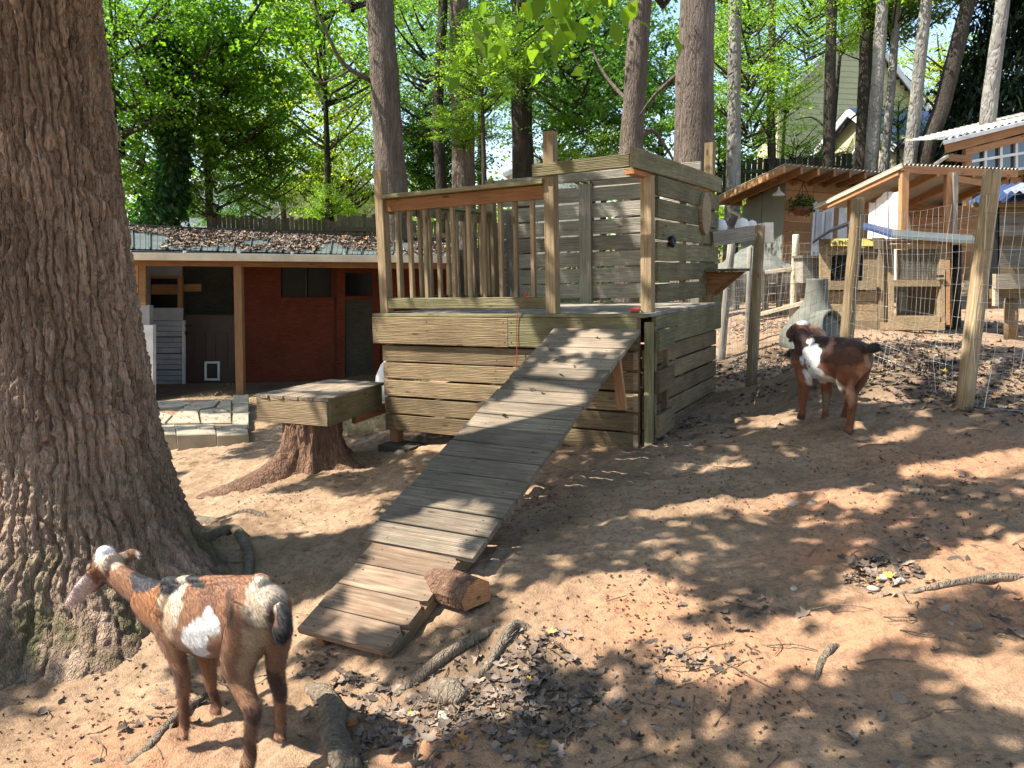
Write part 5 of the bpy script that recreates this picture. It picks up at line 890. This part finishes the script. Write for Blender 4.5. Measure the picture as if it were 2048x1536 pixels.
tree('broad red-brown trunk above the playhouse roof beam', [(1386, 420), (1388, 200), (1395, 0)], 12.5, .62, 'bark_pine', [(1330, -230, 14, 2.4, 0, 'g')], twigs=[([(1365, 140, 0), (1310, 190, .5), (1280, 230, .8)], .04)])
tree('grey mottled trunk behind the cedar shed roof edge', [(1466, 380), (1468, 200), (1470, 0)], 18, .32, 'bark_grey', [(1500, 130, 19, 1.8, 2, 'l'), (1440, 260, 20, 1.3, 3, 'g')])
tree('slim forked trunk left of the yellow house', [(1543, 340), (1541, 200), (1545, 0)], 20, .2, 'bark_dark', [(1510, 200, 20.5, 1.3, 2, 'l'), (1500, 30, 21, 1.8, 2, 'g')], twigs=[([(1542, 280, 0), (1520, 240, .2), (1505, 200, .3)], .04), ([(1541, 140, 0), (1520, 90, .2), (1516, 20, .3)], .05)])
tree('dark sun-dappled trunk before the yellow house wall', [(1656, 350), (1659, 200), (1664, 0)], 19, .27, 'bark_dark', [(1620, 10, 19.5, 1.4, 2, 'l')], twigs=[([(1655, 260, 0), (1625, 235, .2), (1590, 240, .3)], .03), ([(1660, 60, 0), (1620, 85, .3), (1590, 80, .3)], .03)])
tree('dark trunk right of the yellow house window', [(1722, 350), (1728, 200), (1736, 0)], 19.5, .33, 'bark_dark', [(1740, 30, 20, 1.2, 2, 'l')], twigs=[([(1725, 220, 0), (1690, 250, .2), (1660, 300, .3)], .03)])
tree('pale grey trunk leaning beside the dark trunk', [(1742, 340), (1752, 200), (1766, 0)], 18.5, .30, 'bark_grey', [(1790, -60, 19.5, 1.8, 3, 'l')])
tree('slender grey trunk second from the pale leaning one', [(1768, 340), (1782, 180), (1795, 0)], 19, .2, 'bark_grey', [(1820, 0, 20, 1.0, 2, 'g')])
tree('grey trunk before the blue shingle roof', [(1820, 330), (1834, 180), (1853, 0)], 18, .28, 'bark_grey', [(1840, -100, 19, 1.9, 1, 'l')])
tree('dark trunk leaning strongly to the right', [(1848, 330), (1885, 210), (1915, 90), (1938, 0)], 18, .36, 'bark_dark', [(1940, -140, 19, 1.8, 2, 'g')], twigs=[([(1880, 230, 0), (1840, 180, .3), (1810, 150, .4)], .025), ([(1900, 150, 0), (1850, 110, .3), (1820, 100, .4)], .025)])
tree('light grey trunk in front of the dark evergreen', [(1974, 260), (1990, 120), (2006, 0)], 16.5, .30, 'bark_grey', [(2040, -140, 18, 1.7, 0, 'g')])
# ivy covered tree
iv = tree('ivy clad trunk behind the left end of the barn', [(300, 470), (340, 400), (348, 250), (332, 100), (322, 0)], 16.5, .42, 'bark_dark', [(300, 120, 16.8, 2.0, 0, 'g'), (450, 200, 17.5, 1.9, 1, 'g'), (280, 300, 17.5, 1.7, 3, 'g'), (430, 330, 18, 1.6, 0, 'g'), (540, 330, 18.5, 1.3, 1, 'g')], twigs=[([(345, 230, 0), (300, 180, -.4), (270, 100, -.6)], .06), ([(345, 220, 0), (390, 150, -.4), (430, 80, -.6)], .06)])
pp = []; 
for u in rng.random(5200): 
    a = rng.uniform(0, 6.28); q = lerp(P(300, 470, 16.5), P(342, 390, 16.5), u / .25) if u < .25 else (lerp(P(342, 390, 16.5), P(348, 250, 16.5), (u - .25) / .35) if u < .6 else lerp(P(348, 250, 16.5), P(330, 80, 16.5), (u - .6) / .4)); pp.append(q + np.array([math.cos(a), math.sin(a), rng.normal() * .3]) * (rng.uniform(.2, .34) + (.25 * rng.random() if u < .2 else 0)))
v_, f_, r_ = leaves(np.array(pp), .10, .1, .5); o = bpy.data.objects.new('ivy', np_mesh('ivy', v_ - np.array(iv.b), f_, 'leaf', False, {'rnd': ('FACE', r_)})); link(o, iv.e); o.color = (.035, .10, .035, 1)
# understory trees that fill the wood behind
for lab, x, y, Y, r, kd, c in (('leafy maple behind the oak trunk at upper left', 235, 130, 15.5, 1.9, 0, 'g'), ('dense maple spreading over the barn roof', 400, 60, 18, 2.6, 3, 'g'), ('yellow-green sapling left of the thick brown trunk', 650, 250, 24, 2.5, 2, 'y'), ('pale yellow-green tree above the low picket fence', 560, 180, 27, 3.2, 1, 'y'), ('light green tree at the top left of the brown trunk', 640, 30, 21, 2.6, 0, 'l'),
        ('bushy green tree behind the barn ridge', 700, 360, 25, 2.0, 4, 'l'), ('dark shrubby tree left of the brown trunk base', 480, 400, 23, 1.6, 4, 'd'), ('blue-green tree between brown and pale trunks', 845, 230, 24, 2.2, 2, 'b'), ('dark holly tree behind the playhouse railing', 840, 340, 20, 1.3, 1, 'd'), ('bright green sapling in front of the pale trunk', 965, 130, 13.5, .75, 3, 'l'),
        ('blue-green maple right of the dark central trunk', 1110, 200, 23, 2.2, 0, 'b'), ('green maple behind the slim playhouse trunk', 1210, 120, 25, 2.8, 1, 'b'), ('yellow-green shrub behind the playhouse header', 1190, 320, 15, .75, 2, 'l'), ('green tree between the slim and broad trunks', 1330, 170, 24, 2.0, 4, 'g'), ('leafy tree above the grey mottled trunk', 1480, 40, 23, 2.3, 0, 'l'),
        ('sunny shrub over the dark board fence', 1590, 300, 23, 1.1, 2, 'l'), ('dark shrub at the foot of the yellow house', 1650, 330, 22, .8, 4, 'd'), ('leafy tree at the top between dark trunks', 1690, -30, 24, 1.8, 2, 'l'), ('feathery green tree against the yellow house gable', 1580, 140, 23, 1.15, 2, 'l'), ('small tree before the blue shingle roof', 1795, 230, 21, .9, 2, 'g'),
        ('pale yellow tree far behind the leaning trunk', 1880, 170, 34, 2.6, 0, 'y'), ('blue-green tree filling behind the pale trunk top', 960, 60, 27, 2.6, 4, 'b'), ('distant light green tree behind the thin crooked trunk', 770, 80, 30, 3.2, 0, 'l'), ('green shrub behind the left railing of the playhouse', 660, 420, 21, .8, 1, 'l')):
    p_ = P(x, y, Y); g = p_.copy(); g[2] = Hs(g[0], g[1])[0] - .2; o = Th('tree' if r > 1 else 'shrub', lab, 'tree' if r > 1 else 'shrub', g, None, 'trees behind the yard'); crown(o, p_, r, kd, c, sz=.95)
    trunk(o, [g, lerp(g, p_, .5) + [j(.15), 0, 0], p_ + [j(.1), 0, r * .3]], [.05 + r * .022, .04 + r * .017, .015], 'bark_dark', 10)
# dark evergreen
p_ = P(2045, 160, 19.5); g = p_.copy(); g[2] = Hs(g[0], g[1])[0]; o = Th('evergreen_tree', 'dense dark evergreen filling the upper right corner', 'tree', g); q = bpy.data.objects.new('crown', CON); link(q, o.e); q.location = V(o.l(p_ + [.4, 0, 1.2])); q.scale = (2.9, 2.4, 5.0); q.color = (.012, .03, .013, 1); trunk(o, [g, p_ + [.4, 0, 4]], [.2, .05], 'bark_dark', 12)
# distant wood closing the gaps: one mass
pts = []
for k_ in range(150):
    a = rng.uniform(-.80, .80); dd = rng.uniform(44, 66); c = np.array([math.sin(a) * dd, math.cos(a) * dd, rng.uniform(2.0, 6.0 + 5 * abs(a))]); m = 420; q = rng.normal(size=(m, 3)) * [1.8, 1.8, 1.2]; pts.append(c + q)
v_, f_, r_ = leaves(np.concatenate(pts), .30, .5); o = bpy.data.objects.new('distant_wood', np_mesh('distant_wood', v_, f_, 'leaf', False, {'rnd': ('FACE', r_)})); link(o); o.color = (.17, .24, .06, 1); tag(o, 'far light green wood behind the houses', 'wood', None, 'stuff')
# undergrowth behind the barn and along the far fences
pts = []
for k_ in range(70):
    x = rng.uniform(-9, 7); y = rng.uniform(18.5, 23) ; c = np.array([x, y, Hs(x, y)[0] + rng.uniform(.2, 1.0)]); q = rng.normal(size=(160, 3)) * [.5, .4, .35]; pts.append(c + q)
v_, f_, r_ = leaves(np.concatenate(pts), .10, .4); o = bpy.data.objects.new('undergrowth', np_mesh('undergrowth', v_, f_, 'leaf', False, {'rnd': ('FACE', r_)})); link(o); o.color = (.06, .11, .025, 1); tag(o, 'low green undergrowth behind the barn and fences', 'undergrowth', None, 'stuff')
# big-leaved spray hanging into the top of the picture
sp = Th('leafy_branch', 'bright big-leaved branch hanging into the top centre', 'branch', P(1180, -120, 7.0)); stem = smoothpath([P(1250, -140, 7.2), P(1160, -20, 7.0), P(1100, 40, 6.9), P(1040, 90, 6.8)], 6); sp.tube('stem', stem, list(np.linspace(.02, .005, len(stem))), 'bark_dark', 6)
pts = np.array([lerp(stem[i % len(stem)], stem[(i + 1) % len(stem)] if i % len(stem) < len(stem) - 1 else stem[-1], .5) for i in range(250)]) + rng.normal(size=(250, 3)) * [.33, .25, .12]; v_, f_, r_ = leaves(pts, .13, .35, .6, .3)
o = bpy.data.objects.new('leaf_cluster', np_mesh('leaf_cluster', v_ - np.array(sp.b), f_, 'leaf', False, {'rnd': ('FACE', r_)})); link(o, sp.e); o.color = (.15, .24, .03, 1); o['kind'] = 'stuff'
# ------------------------------------------------------------------ OAK CROWN OVERHEAD (unseen, shaped to cast the dappled shade)
LIT = []
def lit(px, py, r, Y=None):
    LIT.append((gxy(px, py) if Y is None else P(px, py, Y), r))
for px, py, r in ((520, 960, .35), (600, 1030, .28), (430, 985, .35), (550, 1050, .2), (380, 960, .3), (680, 1045, .22), (400, 900, .35), (450, 940, .35), (370, 925, .3), (560, 1010, .3), (640, 1040, .25), (480, 1020, .3), (700, 1010, .25), (330, 905, .3), (420, 865, .35), (340, 862, .35), (480, 858, .3),
                  (250, 1300, .22), (200, 1400, .22), (300, 1420, .22), (420, 1450, .25), (560, 1250, .2), (620, 1230, .16), (120, 1500, .2), (300, 1520, .22), (460, 1500, .2), (40, 1480, .15), (230, 1250, .18), (590, 1480, .12), (640, 1520, .1),
                  (1120, 1200, .14), (1200, 1190, .15), (1290, 1190, .15), (1250, 1250, .15), (1320, 1240, .12), (1120, 1290, .13), (1060, 1290, .12), (1000, 1330, .12), (930, 1360, .13), (860, 1420, .13), (780, 1420, .12), (800, 1460, .10), (1000, 1400, .08),
                  (1400, 1320, .12), (1480, 1320, .12), (1560, 1310, .13), (1640, 1305, .12), (1700, 1290, .10), (1740, 1260, .12), (1800, 1180, .12), (1760, 1170, .1), (1900, 1150, .13), (1960, 1130, .14), (2030, 1110, .14), (2040, 1160, .12), (2010, 1350, .12), (2060, 1380, .12),
                  (1420, 945, .13), (1470, 935, .12), (1330, 1018, .11), (1400, 1010, .12), (1470, 1000, .12), (1530, 990, .10), (1690, 998, .10), (1740, 998, .09), (1850, 880, .25), (1950, 900, .25), (2020, 930, .2), (1760, 900, .15), (1560, 850, .12), (1760, 800, .12), (1850, 930, .15),
                  (1500, 795, .15), (1600, 740, .14), (1800, 730, .2), (1880, 700, .2), (1980, 770, .2), (1770, 760, .15), (1650, 700, .2), (1900, 660, .3), (2030, 740, .2), (1520, 660, .3), (1480, 640, .3)): lit(px, py, r)
for px, py, Y, r in ((400, 1230, 2.75, .25), (470, 1200, 2.65, .22), (330, 1200, 2.8, .2), (220, 1130, 2.95, .2), (160, 1190, 2.85, .15), (540, 1200, 2.55, .15), (900, 1060, 3.85, .2), (830, 1090, 3.75, .2), (780, 1150, 3.5, .2), (870, 1160, 3.5, .15), (720, 1200, 3.35, .12), (1190, 690, 5.6, .16), (1120, 760, 5.25, .18), (1000, 830, 4.8, .22), (1080, 800, 4.9, .2), (960, 870, 4.6, .12),
                     (1050, 500, 7.7, .28), (1060, 560, 7.7, .2), (1270, 450, 7.5, .25), (1270, 540, 7.5, .25), (1240, 400, 7.5, .2), (1150, 480, 7.6, .15), (770, 480, 6.9, .12), (1110, 450, 6.0, .15), (900, 660, 6.5, .2), (1000, 660, 6.2, .2), (850, 720, 6.6, .25), (1000, 730, 6.3, .2), (830, 800, 6.6, .25), (900, 800, 6.4, .2),
                     (580, 815, 6.3, .2), (660, 775, 6.8, .22), (1100, 350, 6.0, .12), (1200, 345, 5.8, .15), (1710, 500, 6.8, .1), (1695, 620, 6.8, .15), (1955, 600, 5.5, .12), (1640, 720, 5.5, .1), (1690, 520, 9, .5), (1830, 540, 9, .5), (1780, 450, 11.3, .6), (1830, 560, 9, .3), (1740, 600, 9, .3), (1590, 540, 9.5, .2), (1500, 480, 8, .3), (1450, 470, 7.5, .15), (2020, 560, 7.9, .2), (1620, 470, 15, 1.0), (1850, 340, 12, .8), (1560, 350, 16, 1.2)): lit(px, py, r, Y)
sd_ = np.array(SD); n = 78000
# candidate leaves out of view; those shading the chosen lit spots are left out
tg = np.stack([rng.uniform(-5.5, 7.5, n), rng.uniform(1.0, 10.5, n), np.full(n, .15)], 1); tg = tg[~((tg[:, 0] > 2.6) & (tg[:, 1] > 7.2))]; n = len(tg); hgt_ = rng.uniform(4.0, 5.8, n) + np.maximum(tg[:, 1] - 4.5, 0) * .5; cand = tg - sd_ * (hgt_ / -sd_[2])[:, None]
cl_ = rng.normal(size=(n, 3)) * .12; cand += cl_; keepm = np.ones(n, bool)
for c, r in LIT:
    dv = cand - np.asarray(c); al = dv @ sd_; pd = np.linalg.norm(dv - al[:, None] * sd_, axis=1); wob = 1 + .25 * vn(cand[:, 0] * 3, cand[:, 1] * 3, 4.); keepm &= pd > r * wob * .97 + .075
nat = vn(cand[:, 0] * .9, cand[:, 1] * .9, cand[:, 2] * .3) > -.75; cand = cand[keepm & nat]
vis = (cand - O0); dep = vis @ FW; py_ = 768 - F * (vis @ UP) / np.maximum(dep, .1); cand = cand[(dep < .3) | (py_ < -60)]
v_, f_, r_ = leaves(cand, .125, .5, .2, .42); o = bpy.data.objects.new('crown', np_mesh('crown', v_ - np.array(oak.b), f_, 'leaf', False, {'rnd': ('FACE', r_)})); link(o, oak.e); o.color = (.06, .12, .022, 1); o['kind'] = 'stuff'
for k_ in range(9):
    a = k_ * .7 + .3; z0 = 5.2 + .5 * k_; b_ = np.array([TB[0], TB[1], z0]); e = b_ + np.array([-3.5 * math.cos(a) - 1.0, 4 * math.sin(a), 2.2]); oak.tube('limb', smoothpath([b_, lerp(b_, e, .5) + [0, 0, .5], e], 5), list(np.linspace(.09, .02, 11)), 'bark_oak', 8)
# ------------------------------------------------------------------ LITTER: dry leaves, twigs, pebbles, straw
def litter(name, label, pos, size, col='dry_leaf', lift=.006, flat=1.6):
    pos = np.array(pos); m = len(pos); nr = unit(m) + np.array([0, 0, flat * 1.6]); nr /= np.linalg.norm(nr, axis=1)[:, None]; d = unit(m); d -= nr * (d * nr).sum(1)[:, None]; d /= np.linalg.norm(d, axis=1)[:, None]; sd = np.cross(nr, d); L = (size * rng.uniform(.4, 1.3, m))[:, None]; cu = rng.uniform(-.25, .5, (m, 1)) * L; cv = rng.uniform(-.1, .45, (m, 1)) * L
    prof = [(0, 0, 0), (.22, .30, .6), (.42, .20, .4), (.58, .42, 1), (.75, .17, .4), (1, 0, 0), (.75, -.17, .4), (.58, -.42, 1), (.42, -.20, .4), (.22, -.30, .6)]
    Vt = np.stack([pos + d * L * (a - .5) + sd * L * b * rng.uniform(.5, 1.1, (m, 1)) + nr * (cv * c * abs(b) * 2 + cu * (a - .5) ** 2 * 2) + [0, 0, lift] for a, b, c in prof], 1); k_ = len(prof)
    mid = (pos + nr * cu * 0 + [0, 0, lift])[:, None, :]; Vt = np.concatenate([Vt, mid], 1).reshape(-1, 3); base = (np.arange(m) * (k_ + 1))[:, None]; tri = np.concatenate([np.stack([base[:, 0] + i, base[:, 0] + (i + 1) % k_, base[:, 0] + k_], 1) for i in range(k_)])
    rv = np.tile(rng.random(m), k_); o = bpy.data.objects.new(name, np_mesh(name, Vt, tri, col, False, {'rnd': ('FACE', rv)})); link(o); tag(o, label, None, None, 'stuff'); return o
def scat(regs):
    out = []
    for px, py, r, m in regs:
        p = gxy(px, py); a = rng.uniform(0, 6.28, m); q = r * np.sqrt(rng.random(m)) * (1 + .4 * rng.normal(size=m)); x = p[0] + q * np.cos(a); y = p[1] + q * np.sin(a); z = Hs(x, y) + Hn(x, y); out.append(np.stack([x, y, z], 1))
    return np.concatenate(out)
litter('leaf_litter', 'brown curled fallen leaves drifted on the dirt', scat([(760, 1440, .22, 70), (850, 1400, .22, 80), (950, 1420, .25, 110), (1050, 1380, .22, 110), (1120, 1420, .2, 80), (1080, 1310, .15, 45), (1200, 1400, .25, 40), (1765, 1165, .12, 60), (1740, 1130, .1, 20), (1900, 1100, .2, 25), (680, 1380, .12, 40), (630, 1320, .12, 25), (1500, 1220, .15, 25), (1340, 1330, .15, 20), (1400, 1340, .15, 15), (1950, 980, .3, 25), (300, 1440, .35, 30), (130, 1380, .3, 20), (1030, 1470, .3, 50), (1960, 1250, .3, 18), (1680, 1490, .35, 20), (900, 920, .5, 25), (1400, 880, .5, 50), (900, 1430, .3, 50), (1020, 1400, .3, 60), (820, 1430, .25, 40), (1765, 1160, .12, 50)]), .055)
litter('leaf_litter', 'dark damp fallen leaves on the bank behind the wire fence', scat([(1480, 740, .5, 260), (1560, 720, .6, 300), (1640, 715, .6, 240), (1720, 740, .5, 220), (1800, 720, .6, 320), (1880, 740, .6, 320), (1960, 720, .6, 260), (2030, 760, .5, 180), (1540, 650, .9, 300), (1800, 680, .9, 300), (1960, 650, .9, 260), (1480, 660, .8, 200), (1400, 850, .3, 60), (1500, 800, .3, 60), (1850, 800, .35, 120), (2000, 810, .3, 100)]), .062)
# on the barn roof
rpos = []
for _ in range(6500):
    u, w_ = rng.random(), rng.random() ** .8
    if vn(np.array(u * 14.), np.array(w_ * 2.5), 3.) + (w_ - .55) * .9 + (.35 if u > .25 else -.1) > -.22: rpos.append(lerp(lerp(E0, E1, u), lerp(G0, G1, u), w_) + [0, 0, .012])
litter('roof_leaves', 'dark fallen leaves heaped on the barn roof', rpos, .10, lift=.012)
# leaf crumbs and droppings on the dirt, ramp leaves
def thin(p): return p[(vn(p[:, 0] * 1.6, p[:, 1] * 1.6, 21.) + rng.normal(size=len(p)) * .25) > .0]
litter('leaf_crumbs', 'tiny leaf crumbs and droppings sprinkled on the dirt', thin(scat([(1000, 1200, 1.2, 350), (600, 980, 1.2, 420), (1500, 1100, 1.3, 520), (1800, 1000, 1.3, 450), (1400, 950, 1.2, 380), (400, 1400, .9, 260), (1500, 1400, 1.0, 380), (1900, 1300, 1.0, 320), (420, 880, 1.0, 260), (200, 1450, .6, 140), (1150, 1000, 1., 240), (1250, 1450, .7, 220), (1500, 1100, 1.4, 450), (1300, 1350, .4, 180), (1800, 1250, .5, 200), (600, 1000, 1.1, 350), (300, 1450, .5, 160), (1100, 1000, 1., 200), (1700, 950, .6, 260), (1350, 1150, .3, 140), (1600, 1350, .4, 160)])), .019, 'crumb', lift=.003, flat=.8)
rl2 = []
for (u, w_) in ((.6, .62), (.33, .52), (.2, .40), (.62, .18), (.35, .95), (.5, 1.0), (.3, 1.3), (.28, 1.62), (.55, .75)): rl2.append(TLw + rx * u * .69 + ry * w_ + rn * .018)
litter('ramp_leaves', 'a few curled leaves lying on the ramp planks', rl2, .075, lift=.004)
pl = []
for k_ in range(60): q = pg(rng.uniform(290, 490), rng.uniform(800, 866)); pl.append(q + [0, 0, .004])
litter('porch_crumbs', 'leaf crumbs on the flagstone porch', pl * 3 + np.array([0, 0, 0]) if 0 else [q + [j(.1), j(.1), 0] for q in pl for _ in range(4)], .03, lift=.003)
# twigs
tv, tf = [], []
tw = scat([(1000, 1400, .5, 30), (850, 1430, .4, 24), (1500, 1230, .6, 14), (1800, 1150, .5, 14), (1900, 1050, .6, 12), (1450, 950, .9, 12), (500, 1120, .6, 8), (250, 1420, .6, 8), (1650, 1400, .8, 12), (1500, 750, .8, 60), (1800, 750, .9, 80), (420, 920, .6, 12), (1980, 1200, .4, 14)])
for p in tw:
    a = rng.uniform(0, 6.28); L = rng.uniform(.05, .24); b_ = p + np.array([math.cos(a) * L, math.sin(a) * L, 0]); b_[2] = H(b_[0], b_[1]); m_ = lerp(p, b_, .5) + [j(.03), j(.03), .015]; v_, f_ = tube(smoothpath([p + [0, 0, .004], m_, b_ + [0, 0, .006]], 3), [.0028, .003, .0028, .0026, .0022, .002, .0015], 5); k0 = len(tv); tv += v_; tf += [tuple(i + k0 for i in f) for f in f_]
o = poly('twigs', tv, tf, 'bark_root', None, True); tag(o, 'thin dry twigs strewn over the dirt', None, None, 'stuff')
# pebbles that can be picked out
n = 0
for lab, px, py, r in (('smooth pebble among the leaves in the dirt hollow', 1772, 1166, .026), ('second smooth pebble beside the hollow pebble', 1745, 1192, .022), ('grey-white pebble below the ramp foot leaves', 890, 1430, .03), ('flat pale stone at the front of the leaf drift', 818, 1472, .028), ('whitish stone on the shaded dirt at right', 1585, 1003, .03), ('buff stone right of the whitish stone', 1625, 1005, .028), ('small tan pebble on the dirt ridge', 1588, 1180, .018), ('round pebble beside the root knuckle', 945, 1425, .026), ('pebble at the right end of the hollow leaves', 1800, 1185, .02), ('pale stone beside the playhouse footing block', 800, 905, .05), ('dark red stone beside the ramp edge', 855, 918, .04)):
    p = gxy(px, py); v_, f_ = lathe([(0, -.6), (.7, -.5), (1, 0), (.8, .45), (.4, .65), (0, .7)], (0, 0, 0), 12); v_ = [Vector((q.x * r * 1.25, q.y * r * .9, q.z * r * .7)) * (1 + .1 * math.sin(i * 1.7)) for i, q in enumerate(v_)]; o = poly('pebble', v_, f_, 'pebble', None, True); o.location = (p[0], p[1], H(p[0], p[1]) + r * .2); o.rotation_euler.z = random.uniform(0, 6); tag(o, lab, 'stone', 'loose stones on the dirt')
# straw on the barn floor and behind the bench
sv = []
for px, py, r, m in ((720, 850, .7, 2600), (600, 800, .9, 1800), (420, 800, .5, 500), (700, 790, 1.2, 1800)):
    p = gxy(px, py); a = rng.uniform(0, 6.28, m); q = r * np.sqrt(rng.random(m)); x = p[0] + q * np.cos(a); y = p[1] + q * np.sin(a); sv.append(np.stack([x, y, Hs(x, y) + Hn(x, y) + rng.uniform(0.0, .05, m)], 1))
sv = np.concatenate(sv); m = len(sv); d = unit(m) * [1, 1, .25]; d /= np.linalg.norm(d, axis=1)[:, None]; L = rng.uniform(.06, .16, (m, 1)); sdv = np.cross(d, [0, 0, 1]) * .0022; Vt = np.stack([sv - d * L / 2 - sdv, sv - d * L / 2 + sdv, sv + d * L / 2 + sdv, sv + d * L / 2 - sdv], 1).reshape(-1, 3)
o = bpy.data.objects.new('straw', np_mesh('straw', Vt, np.arange(m * 4).reshape(-1, 4), 'straw')); link(o); tag(o, 'loose straw strewn on the barn floor and beside the stump', None, None, 'stuff')
